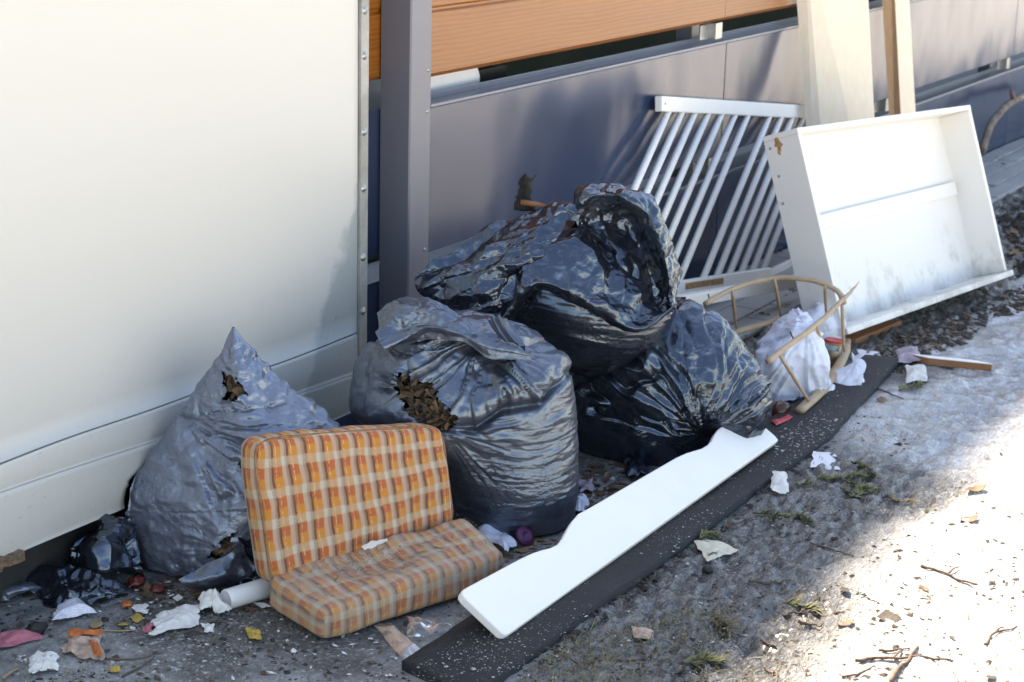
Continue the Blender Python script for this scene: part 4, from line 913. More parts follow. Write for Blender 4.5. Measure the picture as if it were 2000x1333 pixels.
t = thing('jug', 'white translucent plastic jug standing behind the red lidded jar', 'jug', onz(1600, 690)+FH*.10)
H = ring_hull(c0, [(700, 1566, 1634, .045), (670, 1562, 1640, .05), (640, 1564, 1638, .05), (618, 1570, 1630, .045), (606, 1588, 1618, .03), (599, 1592, 1612, .016), (592, 1592, 1612, .016)], 60, 40, 2.6)
P = resamp(H, 80, 90, True); sheet('body', P+normals(P, True)*(.005*facet(P, 16, 3)+.0015*facet(P, 50, 4))[..., None], True, MT['milk'], t)
q0 = onf(1634, 625, c0); part('handle', *tube(crm([q0, q0+R0*.022+A(0, 0, .0), q0+R0*.026-A(0, 0, .045), q0+R0*.004-A(0, 0, .07)], 16), .006, 8), MT['milk'], t, True)
c0 = onz(1652, 765)+FH*.05
hd = [[onf(x_, y_, c0+FH*o) for x_, y_, o in r] for r in ([(1650, 762, -.05), (1680, 738, -.055), (1692, 716, -.03), (1684, 702, -.01), (1668, 704, .0), (1662, 716, .0)], [(1640, 768, -.04), (1668, 742, -.045), (1680, 718, -.03), (1676, 712, -.02), (1668, 714, -.01), (1665, 724, .0)])]
carrier('carrier_bag', 'small crumpled white carrier bag with a loop handle, at the right of the hoop', c0, [(776, 1624, 1664, .025), (762, 1614, 1682, .05), (740, 1622, 1690, .05), (720, 1640, 1690, .04), (702, 1654, 1686, .025), (690, 1662, 1682, .008)], 1.1, 15, handle=hd)
jb = onz(1622, 716); t = thing('jar', 'small glass jar of brown leftovers with a red and yellow lid inside the hoop', 'jar', jb)
tilt = frame(unit(A(.06, -.05, 1)))
part('glass', *lathe([(0, .001), (.024, .001), (.029, .006), (.030, .02), (.030, .066), (.026, .073), (.026, .076), (.0245, .076), (.0245, .072), (.028, .065), (.028, .02), (.027, .008), (.022, .004), (0, .004)], 32, tilt, jb), MT['glass'], t, True)
part('contents', *lathe([(0, .0045), (.021, .0045), (.0262, .009), (.0272, .02), (.0272, .042), (.02, .046), (0, .045)], 24, tilt, jb), MT['food'], t, True)
part('lid', *lathe([(.0285, .075), (.0315, .0755), (.0315, .084), (.029, .0865), (.027, .0852), (0, .0848)], 32, tilt, jb), MT['red'], t, True)
part('lid_band', *lathe([(.0316, .0752), (.0324, .0754), (.0324, .0790), (.0316, .0792)], 32, tilt, jb), MT['yellow'], t, True)

# ------------------------------------------------------------------ scorched scrap and stick behind the top bag
c0 = CCp+FH*.02; rng = np.random.default_rng(6); rows = []
for i in range(16):
    k = i/15; yl = 412-66*k; xl = 1004+14*k+rng.normal()*1.6; xr = 1046-6*math.sin(k*3.1)-3*k+rng.normal()*2.0
    rows.append([onf(xl+(xr-xl)*s, yl+rng.normal()*.8, c0+FH*(.012*math.sin(s*5+k*2))) for s in np.linspace(0, 1, 7)])
P = np.array(rows); P[-1] += rng.normal(size=(7, 3))*.004
o = sheet('scorched_scrap', P, False, MT['char'], None, solid=.004, label='upright scorched black scrap with a jagged top sticking up behind the top bag', cat='scrap')
single('brown_stick', 'short brown stick lying across the crest of the top black bag', 'stick', *tube([onf(1018, 396, CCp-FH*.04), onf(1045, 399, CCp-FH*.05), onf(1072, 404, CCp-FH*.06)], [.008, .0075, .004], 8), MT['brownwood'], True)

# ------------------------------------------------------------------ white tube
t = thing('white_tube', 'white cardboard tube poking out from under the plaid cushion', 'tube', onz(440, 1185))
p0, p1 = onz(441, 1172, .0235), onz(600, 1124, .0235); ax = unit(p1-p0)
part('body', *lathe([(.0, .004), (.0185, .004), (.0195, 0), (.0215, 0), (.022, .002), (.022, .26), (.0, .26)], 28, frame(ax, (0, 0, 1)), p0), MT['tube'], t, True)
e0 = p0+ax*.105; V = []; M = frame(ax, (0, 0, 1)); vw = unit(CC-p0)
rows = [[e0+ax*(.05*s)+.0224*(math.cos(a)*M[0]+math.sin(a)*M[1]) for a in np.linspace(1.75, 2.5, 6)] for s in np.linspace(0, 1, 5)]
rows2 = [[e0+ax*(.05*s)+.0224*(math.cos(a)*M[0]+math.sin(a)*M[1]) for a in np.linspace(-2.5, -1.75, 6)] for s in np.linspace(0, 1, 5)]
pick = rows if np.dot(rows[0][3]-e0, vw) > np.dot(rows2[0][3]-e0, vw) else rows2
sheet('green_print', np.array(pick), False, MT['green'], t)

# ------------------------------------------------------------------ litter
def gz(p): return float(ground_z(p[0], p[1]))
def gpt(px, py, h=0.0):
    p = onz(px, py, h); p[2] = gz(p)+h; return p
def scrap(name, label, cat, quad, h, mat, seed=0, n=44, fs=(14, 34), rag=.12, lift=0, group=None, solid=0, uv=True):
    """crumpled scrap on a quad given clockwise from its far left corner, heaped up to about h"""
    q = [gpt(*p) for p in quad]; s, t = np.meshgrid(np.linspace(0, 1, n), np.linspace(0, 1, n))
    rg = lambda k: 1+0*s
    P = ((1-s)*(1-t))[..., None]*q[0]+(s*(1-t))[..., None]*q[1]+(s*t)[..., None]*q[2]+((1-s)*t)[..., None]*q[3]
    sz = (np.linalg.norm(q[1]-q[0])+np.linalg.norm(q[3]-q[0]))/2; c = P.mean((0, 1))
    ang = np.arctan2(t-.5, s-.5); rim = np.maximum(np.abs(s-.5), np.abs(t-.5))*2
    P[..., :2] += (c-P)[..., :2]*((rag*fbm(np.stack([np.cos(ang)*2.2, np.sin(ang)*2.2, 0*s+seed], -1), 4, seed)+.03)*rim**3)[..., None]
    Q = P+seed*3.7; f0, f1_ = fs[0]*.12/sz, fs[1]*.12/sz
    d = facet(Q, f0, seed)*1.0+facet(Q, f1_, seed+9)*.45; d = (d-d.min())/(d.max()-d.min())
    P[..., 2] += .003+lift+h*(d*(1-.45*rim**2)+.25*(1-rim**2))
    P[..., :2] += .22*h*np.stack([facet(Q, f0, seed+20), facet(Q, f0, seed+30)], -1)
    return sheet(name, P, False, MT[mat] if isinstance(mat, str) else mat, None, label=label, cat=cat, group=group, solid=solid)
def lump(name, label, cat, px, py, rx, ry, rz, mat, seed=0, amp=.25, sm=True, group=None, rot=0):
    c = gpt(px, py); n = 26; a, b = np.meshgrid(np.linspace(0, 2*math.pi, n), np.linspace(-math.pi/2, math.pi/2, 15)); d = np.stack([np.cos(a)*np.cos(b), np.sin(a)*np.cos(b), np.sin(b)], -1)
    r = 1+amp*fbm(d*1.6+seed, 3, seed); V = d*r[..., None]*A(rx, ry, rz); cs, sn = math.cos(rot), math.sin(rot); V = np.stack([V[..., 0]*cs-V[..., 1]*sn, V[..., 0]*sn+V[..., 1]*cs, V[..., 2]], -1)+c; V[..., 2] += rz*.8
    V[:, -1] = V[:, 0]
    return single(name, label, cat, V.reshape(-1, 3), grid_faces(15, n, False), MT[mat], sm, group=group)
def leaf(label, px, py, ln, wd, ang, mat, seed=0, curl=.3, name='leaf', cat='leaf', group=None):
    c = gpt(px, py, .0); u, v = np.meshgrid(np.linspace(0, 1, 12), np.linspace(-1, 1, 7)); w_ = np.sin(np.clip(u, .02, .98)*math.pi)**.8*wd/2*(1+.12*np.sin(u*19+seed))
    x = (u-.5)*ln; y = v*w_; z = .004+curl*(.3*np.abs(y)+(u-.5)**2*ln*.5)+.003*vnoise(np.stack([x*60, y*60, x*0+seed], -1), seed)+.0012*(np.abs(v) < .2)
    ca, sa = math.cos(ang), math.sin(ang); V = np.stack([c[0]+x*ca-y*sa, c[1]+x*sa+y*ca, c[2]+np.maximum(z, .002)], -1)
    return sheet(name, V, False, MT[mat], None, label=label, cat=cat, group=group, solid=.0008)
def twig(label, pts, r, mat='bark', name='twig', cat='twig', group=None, seed=0, forks=()):
    P = np.array([gpt(x, y) for x, y in pts]); P = crm(P, 18); P[:, 2] = np.maximum.accumulate(P[:, 2]*0)+np.array([gz(p) for p in P])*.6+r*.9+.002
    P += np.stack([vnoise(P*25+seed, 1), vnoise(P*25+seed, 2), .4*vnoise(P*25+seed, 3)], -1)*r*1.6
    it = [tube(P, np.linspace(r, r*.5, 18)*(1+.2*vnoise(P*70, 4)), 7)]
    for (i, px, py) in forks:
        e = gpt(px, py, r); it.append(tube(crm(np.array([P[i], (P[i]+e)/2+A(0, 0, .004), e]), 8), np.linspace(r*.7, r*.35, 8), 6))
    return single(name, label, cat, *joinm(it), MT[mat], True, group=group)
def sprig(label, p0, p1, nl, n, mat='needle', group='fir sprigs on the wet ground', seed=0, spread=.8, bend=.0):
    a, b = gpt(*p0), gpt(*p1); rng = np.random.default_rng(seed); m = (a+b)/2+A(-(b-a)[1], (b-a)[0], 0)*bend; ax = crm(np.array([a, m, b]), 12); ax[:, 2] = np.array([gz(p) for p in ax])*.7+.006
    t = thing('fir_sprig', label, 'fir sprig', a, group); part('stem', *tube(ax, np.linspace(.0022, .001, 12), 5), MT['bark'], t)
    V = []; F = []
    for _ in range(n):
        k = rng.random()*10.9; i = int(k); p = ax[i]+(ax[i+1]-ax[i])*(k-i); T = unit(ax[i+1]-ax[i]); sd = unit(np.cross(T, A(0, 0, 1)))*(1 if rng.random() < .5 else -1)
        d = unit(T*rng.uniform(.55, 1.1)+sd*rng.uniform(.3, 1)*spread+A(0, 0, rng.uniform(0, .5)))*nl*rng.uniform(.6, 1.1); w_ = unit(np.cross(d, A(0, 0, 1)+rng.normal(size=3)*.4))*.0016; d = d*1.25
        b_ = len(V); V += [p-w_, p+w_, p+d*.7+w_*.9, p+d, p+d*.7-w_*.9]; F.append((b_, b_+1, b_+2, b_+3, b_+4))
    part('needles', V, F, MT[mat], t, kind='stuff')
    return t

# black film scraps below the cabin and the torn flap of the grey bag
def zfilm(rows, nv=70, nu=90): return loft([[onz(*p) for p in r] for r in rows], nv, nu)
def film_thing(label, rows, mat, amp, seed, name='film_scrap', cat='plastic film'):
    P = zfilm(rows); N = normals(P, False); N = N*np.sign(N[..., 2:3]+1e-6)
    P = P+N*(amp*(1.5*facet(P, 9, seed)+.8*facet(P, 20, seed+1)+.3*facet(P, 48, seed+2)))[..., None]+.006*np.stack([vnoise(P*22, seed+4), vnoise(P*22, seed+5), 0*P[..., 0]], -1)
    P[..., 2] = np.maximum(P[..., 2], ground_z(P[..., 0], P[..., 1])+.003+.002*vnoise(P*60, seed)**2)
    return sheet(name, P, False, MT[mat], None, label=label, cat=cat, group='black film scraps by the cabin')
film_thing('heaped black film scrap wedged against the left side of the grey bag', [[(190, 1012, .12), (228, 1008, .14), (262, 1015, .12)], [(160, 1050, .09), (212, 1055, .10), (266, 1062, .08)], [(132, 1092, .04), (198, 1098, .06), (276, 1105, .04)], [(142, 1118, .008), (205, 1132, .012), (287, 1124, .01)]], 'bag', .030, 3)
film_thing('flat black film scrap lying on the ground under the cabin edge', [[(60, 1112, .015), (125, 1108, .05), (190, 1132, .04), (258, 1138, .02)], [(48, 1142, .01), (118, 1146, .04), (180, 1152, .035), (240, 1158, .02)], [(82, 1180, .006), (110, 1188, .008), (152, 1186, .01), (205, 1172, .01)]], 'bag', .022, 13)
film_thing('pale grey film scrap at the left end, creased along its length', [[(-30, 1132, .02), (40, 1132, .03), (108, 1140, .02)], [(-30, 1152, .02), (35, 1150, .03), (98, 1148, .015)], [(-30, 1176, .006), (22, 1170, .008), (70, 1154, .008)]], 'bag_g', .008, 23)
film_thing('black film scrap between the grey bag and the plaid cushion', [[(466, 1056, .12), (495, 1062, .11), (522, 1068, .10)], [(474, 1092, .06), (500, 1098, .06), (524, 1104, .05)], [(440, 1138, .01), (490, 1146, .012), (530, 1140, .01)]], 'bag', .016, 33)
P = zfilm([[(348, 1132, .05), (400, 1106, .065), (440, 1086, .085), (470, 1064, .115)], [(362, 1146, .03), (418, 1128, .05), (456, 1106, .065), (482, 1084, .08)], [(392, 1156, .006), (440, 1146, .014), (476, 1132, .03), (502, 1112, .05)]])
P = P+normals(P, False)*(.008*facet(P, 14, 3)+.004*facet(P, 36, 4))[..., None]; P[..., 2] = np.maximum(P[..., 2], .004)
sheet('torn_flap', P, False, MT['bag_b'], tA)
# slim pieces on the bottom left ground
scrap('receipt', 'crumpled white receipt with grey print, in front of the black film', 'paper', [(118, 1172), (172, 1178), (190, 1206), (100, 1226)], .030, 'print', 2, fs=(10, 22), rag=.15)
scrap('pink_rag', 'pink cloth rag at the left edge of the ground', 'rag', [(-30, 1244), (62, 1240), (84, 1254), (-30, 1280)], .014, 'pink', 5, fs=(9, 30), rag=.10)
scrap('wet_tissue', 'long wet white tissue left of the white tube', 'tissue', [(305, 1205), (392, 1188), (394, 1226), (292, 1250)], .020, 'tissue', 8, fs=(12, 40), rag=.3)
scrap('wet_tissue', 'upright white tissue wad touching the end of the white tube', 'tissue', [(385, 1168), (436, 1166), (444, 1212), (388, 1208)], .040, 'tissue', 11, fs=(12, 40), rag=.35)
scrap('wet_tissue', 'white tissue ball near the bottom left corner', 'tissue', [(60, 1290), (108, 1288), (114, 1318), (52, 1326)], .026, 'tissue', 14, fs=(12, 40), rag=.25)
scrap('food_waste', 'smear of orange peelings and white pulp below the receipt', 'food waste', [(132, 1244), (204, 1248), (200, 1300), (120, 1282)], .016, 'mush', 17, fs=(16, 44), rag=.16)
scrap('peel', 'bright orange peel lying on the pulp below the receipt', 'peel', [(132, 1246), (202, 1246), (200, 1256), (134, 1258)], .008, 'orange', 19, rag=.12, lift=.012)
scrap('peel', 'small orange peel near the red skins under the grey bag', 'peel', [(236, 1178), (256, 1177), (258, 1190), (238, 1192)], .008, 'orange', 21, rag=.12)
scrap('peel', 'rusty orange peel strip at the right edge of the pulp', 'peel', [(172, 1262), (192, 1270), (202, 1300), (184, 1292)], .008, 'orange', 22, rag=.12, lift=.01)
scrap('plastic_wrap', 'twisted clear wrap beside the small orange peel', 'plastic wrap', [(205, 1176), (258, 1162), (262, 1174), (206, 1192)], .012, 'clear', 25, rag=.3)
scrap('plastic_shred', 'whitish torn shred between the yellow leaf and the red skins', 'plastic scrap', [(258, 1188), (286, 1186), (288, 1202), (262, 1200)], .008, 'tissue', 26, rag=.3)
scrap('pink_wad', 'small pink wad at the left tip of the long wet tissue', 'tissue', [(280, 1230), (298, 1228), (298, 1246), (280, 1246)], .012, 'pink', 28, rag=.3)
scrap('plastic_shred', 'grey plastic shred between the pink rag and the bottom tissue ball', 'plastic scrap', [(22, 1280), (50, 1282), (54, 1300), (28, 1292)], .004, 'clear', 29, rag=.2)
scrap('peel', 'pale orange crumb of peel in the bare middle of the left ground', 'peel', [(480, 1232), (508, 1236), (512, 1254), (484, 1256)], .012, 'yellow', 30, rag=.15)
scrap('peel', 'yellow peel near the lower picture edge', 'peel', [(214, 1308), (236, 1308), (236, 1320), (216, 1320)], .008, 'yellow', 31, rag=.12)
scrap('plastic_shred', 'pale shred right of the long wet tissue', 'plastic scrap', [(394, 1226), (420, 1226), (420, 1242), (398, 1242)], .008, 'tissue', 32, rag=.3)
lump('red_skin', 'ring shaped wet red skin under the edge of the grey bag', 'food waste', 266, 1142, .020, .017, .012, 'redglass', 2)
lump('red_skin', 'dark red lump right of the ring shaped skin', 'food waste', 308, 1156, .018, .014, .010, 'redglass', 6)
lump('black_clod', 'black clod above the pink rag', 'clod', 74, 1238, .022, .015, .013, 'blk', 3, .35)
leaf('tan leaf lying right of the receipt', 188, 1224, .045, .026, .5, 'leafb', 1)
leaf('yellow leaf, the bigger one, between receipt and long tissue', 268, 1213, .042, .022, .7, 'leafy', 2)
leaf('small yellow leaf beside the bigger yellow leaf', 240, 1224, .022, .014, -1.0, 'leafy', 3)
leaf('brown leaf resting on the heaped black film', 162, 1110, .042, .018, -.4, 'leaf2', 4)
twig('straw with an orange end, right of the receipt', [(202, 1235), (235, 1236), (268, 1236)], .002, 'straw', 'straw', 'straw')
twig('pale straw at the lower left corner', [(6, 1330), (24, 1318), (38, 1309)], .0035, 'straw', 'straw', 'straw')
twig('thin dark twig below the wet tissue', [(205, 1290), (262, 1292), (318, 1280)], .0022, 'bark', seed=3)
twig('second thin dark twig running to the lower frame edge left of the mat', [(240, 1328), (275, 1308), (302, 1286)], .0024, 'bark', seed=5)
# at the foot of the cushion and the bags
scrap('clear_wrap', 'crumpled clear plastic in front of the cushion corner', 'plastic wrap', [(790, 1214), (850, 1216), (892, 1240), (800, 1258)], .026, 'clear', 41, fs=(12, 30), rag=.2)
scrap('clear_tray', 'broken clear plastic tray left of the mat end', 'plastic tray', [(725, 1224), (760, 1222), (830, 1280), (790, 1296)], .014, 'clear', 43, fs=(6, 16), rag=.12)
c_ = gpt(898, 1226); t = thing('cigarette_butt', 'cigarette end lying in front of the white board corner', 'cigarette end', c_); d_ = unit(A(.8, -.35, 0))
part('filter', *tube([c_+A(0, 0, .005), c_+d_*.014+A(0, 0, .005)], .004, 10), MT['straw'], t, True); part('paper', *tube([c_+d_*.0142+A(0, 0, .005), c_+d_*.036+A(0, 0, .006)], [.004, .0034], 10), MT['creamcard'], t, True)
scrap('lilac_wrap', 'crumpled lilac white plastic right of the seat cushion', 'plastic wrap', [(920, 1030), (975, 1022), (1012, 1072), (985, 1096)], .05, 'milk', 45, fs=(12, 30), rag=.2)
c_ = gpt(1026, 1062); M = frame(unit(A(-.25, -.75, .6)))
t = thing('purple_lid', 'round ribbed purple lid standing by the foot of the front bag', 'lid', c_)
part('body', *lathe([(0, .003), (.009, .003), (.010, .0045), (.015, .0045), (.016, .003), (.022, .003), (.0235, 0), (.0235, -.005), (0, -.005)], 30, M, c_+A(0, 0, .022)), MT['purple'], t, True)
for k in range(24):
    g_ = 2*math.pi*k/24; e_ = M[0]*math.cos(g_)+M[1]*math.sin(g_); q_ = np.cross(M[2], e_)
    part('rib', *bar(c_+A(0, 0, .022)+e_*.0234-M[2]*.0048, c_+A(0, 0, .022)+e_*.0234-M[2]*.0002, q_*.0012, e_*.0007), MT['purple'], t)
scrap('white_shred', 'torn white plastic between the front bag and the board', 'plastic scrap', [(1118, 980), (1142, 974), (1152, 1000), (1124, 1012)], .03, 'milk', 47, rag=.3)
scrap('lilac_rag', 'lilac rag scrap in the dark gap behind the board', 'rag', [(1128, 946), (1158, 940), (1160, 968), (1132, 972)], .02, 'lilac', 48, rag=.3)
scrap('film_bit', 'black film bit under the right bag by the board', 'plastic film', [(1215, 908), (1262, 905), (1268, 935), (1222, 945)], .035, 'bag', 49, rag=.2)
lump('bottle', 'brown glazed round bottle lying under the right bag', 'bottle', 1522, 815, .036, .028, .026, 'onion', 5, .08)
scrap('red_wrapper', 'bright red plastic scrap beside the far end of the white board', 'wrapper', [(1506, 838), (1538, 826), (1548, 832), (1512, 850)], .012, 'red', 51, n=26, fs=(6, 14), rag=.12, lift=.017)
twig('pale straw lying on the mat at the board end', [(1478, 894), (1502, 902)], .0026, 'straw', 'straw', 'straw', seed=8)
# on the right of the mat
for i, (lb, q, h, m, sd) in enumerate((
    ('whitish paper scrap on the grey ice near the mat', [(1588, 886), (1632, 884), (1640, 916), (1582, 920)], .008, 'paper', 1),
    ('crumpled pale tissue stuck to the mat edge', [(1500, 930), (1536, 932), (1542, 972), (1508, 978)], .026, 'tissue', 2),
    ('cream cardboard scrap beside the mat in the mud', [(1356, 1064), (1400, 1058), (1442, 1080), (1382, 1100)], .010, 'creamcard', 3),
    ('lilac brown rag at the far end of the mat', [(1746, 686), (1792, 684), (1800, 716), (1752, 718)], .03, 'lilac', 4),
    ('pale pinkish rag beyond the mat corner', [(1766, 724), (1806, 722), (1812, 752), (1770, 752)], .024, 'tissue', 5),
    ('white paper bit between jar and mat end', [(1672, 692), (1716, 690), (1722, 706), (1680, 708)], .008, 'paper', 6),
    ('tan scrap in the mud at the lower middle', [(1232, 1232), (1276, 1236), (1280, 1256), (1240, 1252)], .012, 'mush', 7))):
    scrap('scrap', lb, 'scrap', q, h, m, 60+sd, rag=.10)
p_, q_ = gpt(1796, 706, .014), gpt(1922, 714, .014)
t = thing('painted_lath', 'white painted lath with bare brown edge on the wet verge', 'lath', (p_+q_)/2)
part('wood', *bar(p_, q_, A(.004, .026, 0), A(0, 0, .011)), MT['brownwood'], t, bevel=.001); part('paint', *bar(p_+A(0, 0, .0125), q_+A(0, 0, .0125), A(.0042, .0263, 0), A(0, 0, .0013)), MT['white'], t)
lump('black_ball', 'black round ball lying in the mud below the cream cardboard', 'ball', 1382, 1118, .014, .013, .010, 'blk', 7, .06)
leaf('orange brown leaf at the mat end', 1722, 786, .05, .03, .4, 'leaf2', 12); leaf('orange leaf just under the jar', 1655, 676, .04, .02, .9, 'orange', 13)
leaf('curled dark leaf on the sunlit ground, upper one', 1905, 964, .07, .03, -.5, 'leaf', 14, .7); leaf('curled dark leaf on the sunlit ground, lower one', 1892, 1020, .07, .03, -.35, 'leaf', 15, .7)
leaf('little red brown leaf with a stalk on the sunlit ground', 1804, 1150, .03, .018, .9, 'leaf', 16, .5)
leaf('brown leaf in the sunlit mud near the shade edge', 1652, 1222, .045, .02, -.5, 'leaf', 17, .5)
sp = [((1595, 942), (1690, 936), .022, 190, .02), ((1662, 906), (1704, 938), .022, 130, .1), ((1650, 948), (1704, 966), .020, 110, -.1), ((1640, 962), (1668, 970), .016, 70, 0), ((1668, 978), (1706, 956), .024, 120, .1), ((1470, 1004), (1540, 1018), .018, 170, .05), ((1550, 1008), (1580, 1028), .020, 110, .1), ((1552, 952), (1588, 956), .016, 80, 0), ((1366, 1056), (1400, 1048), .018, 90, .1), ((1530, 1180), (1590, 1188), .022, 120, .1), ((1392, 1210), (1428, 1236), .030, 110, 0), ((1722, 978), (1792, 992), .018, 70, .1), ((1340, 1302), (1402, 1296), .024, 150, .1), ((1240, 1100), (1290, 1090), .018, 80, .1), ((1755, 770), (1800, 758), .024, 120, .1)]
words_ = ['longest green fir sprig crossing the ice by the mat', 'upright fir sprig at the top of the ice cluster', 'middle fir sprig of the ice cluster', 'small fir sprig tip inside the ice cluster', 'fan shaped fir sprig at the lower end of the ice cluster', 'bright green fir sprig lying alone beside the mat', 'short bent fir sprig next to the bright green one', 'small fir sprig tip close to the mat edge', 'fir sprig touching the cream cardboard', 'feathery fir sprig at the edge of the sunlight', 'straw coloured fir tuft fanned out in the mud', 'sparse fir sprig at the rim of shade by the ice', 'dark fir tuft by the lower frame edge', 'thin fir sprig in the mud beside the mat', 'green fir sprig beyond the end of the mat']
for i, ((a, b, nl_, n_, bd), wd_) in enumerate(zip(sp, words_)): sprig(wd_, a, b, nl_, n_, 'needled' if i in (10, 11) else 'needle', seed=100+i, bend=bd)
tw = [([(1802, 1114), (1850, 1126), (1908, 1146)], .004, 'dark straight twig on the sunlit ground, right of the shade edge'), ([(1672, 1297), (1740, 1290), (1852, 1298)], .004, 'long horizontal twig on the sunlit ground by the lower frame edge'), ([(1742, 1336), (1768, 1302), (1794, 1268)], .005, 'thick dark twig crossing the long horizontal twig'), ([(1922, 1266), (1938, 1246), (1984, 1232)], .0032, 'hooked twig near the lower right corner'), ([(1716, 1276), (1750, 1275), (1778, 1272)], .003, 'short twig above the long horizontal twig'), ([(1492, 1308), (1512, 1322), (1518, 1338)], .003, 'short reddish twig at the lower edge where the shade ends'), ([(1645, 1326), (1680, 1318), (1708, 1308)], .003, 'thin twig near the lower frame edge left of the crossing twigs'), ([(1460, 1140), (1500, 1142), (1545, 1140)], .0034, 'dark twig in the wet mud, middle'), ([(1530, 1202), (1560, 1200), (1598, 1195)], .003, 'red brown twig below the feathery fir sprig'), ([(1415, 1030), (1440, 1022), (1450, 1018)], .003, 'short twig close to the mat edge'), ([(1580, 1068), (1620, 1080), (1665, 1092)], .0028, 'thin twig across the churned mud'), ([(1710, 760), (1740, 774), (1764, 784)], .003, 'twig by the far corner of the mat'), ([(1560, 1220), (1580, 1220), (1606, 1224)], .004, 'black twig at the sunlit edge of the mud'), ([(1100, 1296), (1180, 1300), (1262, 1288)], .0026, 'thin stalk in the grassy mud below the mat'), ([(1484, 1254), (1500, 1262), (1516, 1266)], .0036, 'short black twig in the mud near the shade edge')]
for i, (p, r, lb) in enumerate(tw): twig(lb, p, r, 'bark', seed=i*3.3, forks=(((9, p[1][0]+22, p[1][1]-16),) if i in (0, 1, 3) else ()))

# ------------------------------------------------------------------ what nobody could count
def scatter(name, mat, poly, n, size, seed, kind='chip', zoff=0, base=0.0, clump=0):
    rng = np.random.default_rng(seed); V = []; F = []; xs = [p[0] for p in poly]; ys = [p[1] for p in poly]; k = 0; tries = 0
    while k < n and tries < n*12:
        tries += 1; x, y = rng.uniform(min(xs), max(xs)), rng.uniform(min(ys), max(ys))
        if not inpoly(np.array([x]), np.array([y]), poly)[0]: continue
        p = onz(x, y, base)
        if clump and vnoise(np.array([p[0]*clump, p[1]*clump, seed*1.0]), seed) < rng.uniform(-.5, .5): continue
        p[2] = (base if base else gz(p))+zoff
        s = size*rng.lognormal(0, .5); b_ = len(V); k += 1; a = rng.uniform(0, 6.28); d = A(math.cos(a), math.sin(a), 0); e = A(-d[1], d[0], 0)
        if kind == 'chip':
            h = s*rng.uniform(.25, .6); w_ = s*rng.uniform(.4, .9); V += [p-d*s-e*w_, p+d*s-e*w_*.6, p+d*s*.7+e*w_, p-d*s*.8+e*w_*.8, p+A(0, 0, h)+d*s*.2]; F += [(b_, b_+1, b_+4), (b_+1, b_+2, b_+4), (b_+2, b_+3, b_+4), (b_+3, b_, b_+4)]
        elif kind == 'needle':
            l = s*rng.uniform(.6, 1.4); u_ = unit(d+A(0, 0, rng.normal()*.22)); m = p+A(0, 0, .002)+d*l*.5+e*l*rng.normal()*.12+A(0, 0, abs(rng.normal())*.006); q = p+u_*l; q[2] = max(q[2], p[2]); w_ = e*.0008
            V += [p-w_, p+w_, m+w_, m-w_, q]; F += [(b_, b_+1, b_+2, b_+3), (b_+3, b_+2, b_+4)]
        else:
            w_ = s*rng.uniform(.35, .7); c = s*rng.uniform(0, .5); V += [p-d*s+A(0, 0, .002), p-e*w_+A(0, 0, .002+c*.3), p+d*s+A(0, 0, .002+c), p+e*w_+A(0, 0, .003)]; F += [(b_, b_+1, b_+3), (b_+1, b_+2, b_+3)]
    return struct(name, V, F, MT[mat], kind='stuff')
left = [(-20, 1150), (380, 1150), (600, 1200), (900, 1180), (800, 1300), (800, 1350), (-20, 1350)]
mudp = [(1000, 1345), (1250, 1140), (1500, 955), (1680, 800), (1800, 860), (1700, 1040), (1480, 1240), (1400, 1345)]
verge = [(1690, 700), (1760, 655), (1990, 566), (2050, 545), (2050, 600), (1930, 625), (1900, 655), (1750, 735)]; far_verge = [(1950, 405), (2050, 385), (2050, 560), (1985, 545)]
sun = [(1400, 1345), (1720, 1050), (2010, 830), (2050, 830), (2050, 1345)]
gap = [(1120, 960), (1150, 915), (1230, 905), (1270, 930), (1150, 1010), (1120, 1020)]
scatter('crumbs', 'crumb', left, 900, .0016, 1, clump=7); scatter('crumbs', 'crumb', [(280, 1180), (520, 1200), (480, 1345), (100, 1345), (180, 1240)], 420, .0018, 2)
scatter('soil', 'clod', left, 800, .003, 3, clump=6); scatter('soil', 'clod', mudp, 700, .0032, 4, clump=5); scatter('soil', 'clod', verge, 1100, .008, 5); scatter('soil', 'clod', far_verge, 700, .012, 25); scatter('leaf_mould', 'leaf2', far_verge, 350, .012, 26, 'flake')
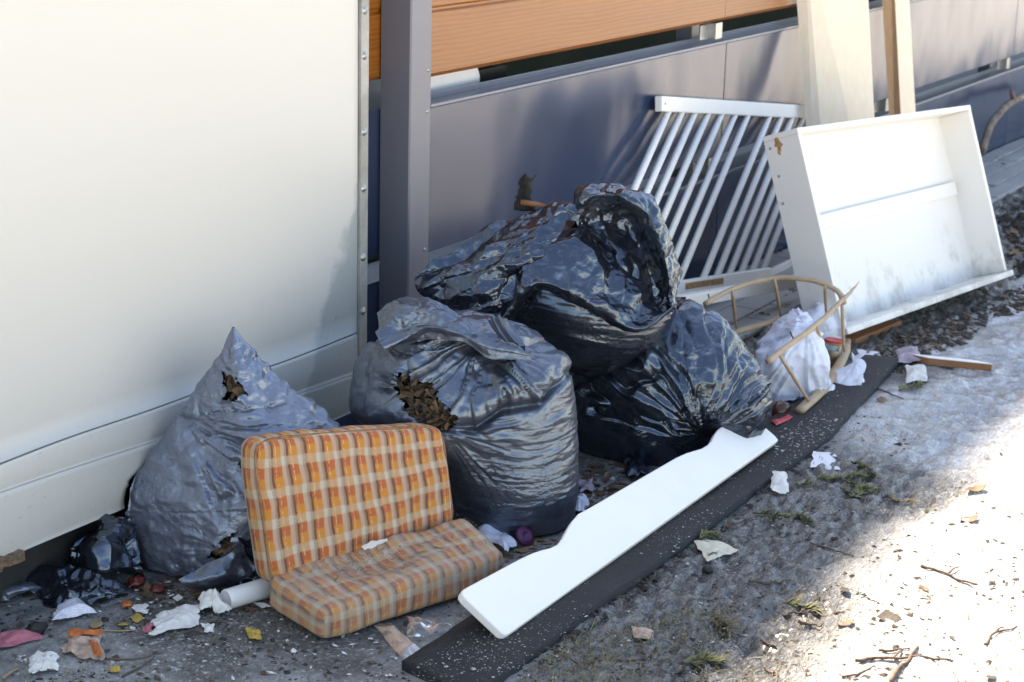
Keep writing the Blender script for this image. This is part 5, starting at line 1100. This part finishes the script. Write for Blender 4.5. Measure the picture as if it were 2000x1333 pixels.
scatter('leaf_mould', 'leaf', verge, 420, .008, 6, 'flake'); scatter('leaf_mould', 'leaf2', verge, 220, .008, 7, 'flake'); scatter('leaf_mould', 'leaf', left, 90, .006, 8, 'flake', clump=5); scatter('leaf_mould', 'leaf', gap, 160, .010, 9, 'flake'); scatter('crumbs', 'crumb', gap, 60, .003, 10)
scatter('dead_needles', 'needled', [(1000, 1345), (1130, 1240), (1420, 1180), (1450, 1260), (1390, 1345)], 620, .022, 11, 'needle', clump=6); scatter('dead_needles', 'needle', [(1000, 1345), (1130, 1240), (1420, 1180), (1450, 1260), (1390, 1345)], 420, .024, 12, 'needle', clump=6)
scatter('dead_needles', 'needled', mudp, 420, .018, 13, 'needle', clump=7); scatter('dead_needles', 'needled', left, 160, .016, 14, 'needle'); scatter('dead_needles', 'needled', sun, 260, .020, 15, 'needle', clump=6)
scatter('soil', 'clod', sun, 520, .004, 16, clump=4); scatter('leaf_mould', 'clod', sun, 60, .007, 17, 'flake', clump=3)
matp = [(800, 1312), (1690, 712), (1750, 718), (1610, 862), (1500, 940), (1010, 1308), (900, 1345), (850, 1345)]
scatter('grit', 'crumb', matp, 1500, .0011, 18, zoff=.0, base=.0225, clump=9); scatter('grit', 'crumb', [(1500, 870), (1600, 800), (1640, 830), (1540, 910)], 200, .002, 19, base=.0225)
scatter('crumbs', 'crumb', mudp, 500, .0022, 20, clump=6)
foot = [(230, 1140), (330, 1128), (540, 1150), (560, 1190), (450, 1200), (380, 1180), (240, 1186)]
scatter('paper_bits', 'tissue', left, 110, .0048, 31, 'flake', clump=5); scatter('leaf_mould', 'leaf', foot, 170, .008, 32, 'flake'); scatter('paper_bits', 'tissue', foot, 40, .006, 33, 'flake'); scatter('soil', 'clod', foot, 300, .004, 34)
scatter('leaf_mould', 'leaf2', [(890, 1040), (1010, 1030), (1110, 1062), (1040, 1080), (990, 1100)], 120, .008, 35, 'flake'); scatter('soil', 'clod', [(1000, 1320), (1618, 850), (1640, 862), (1020, 1336)], 420, .005, 36)
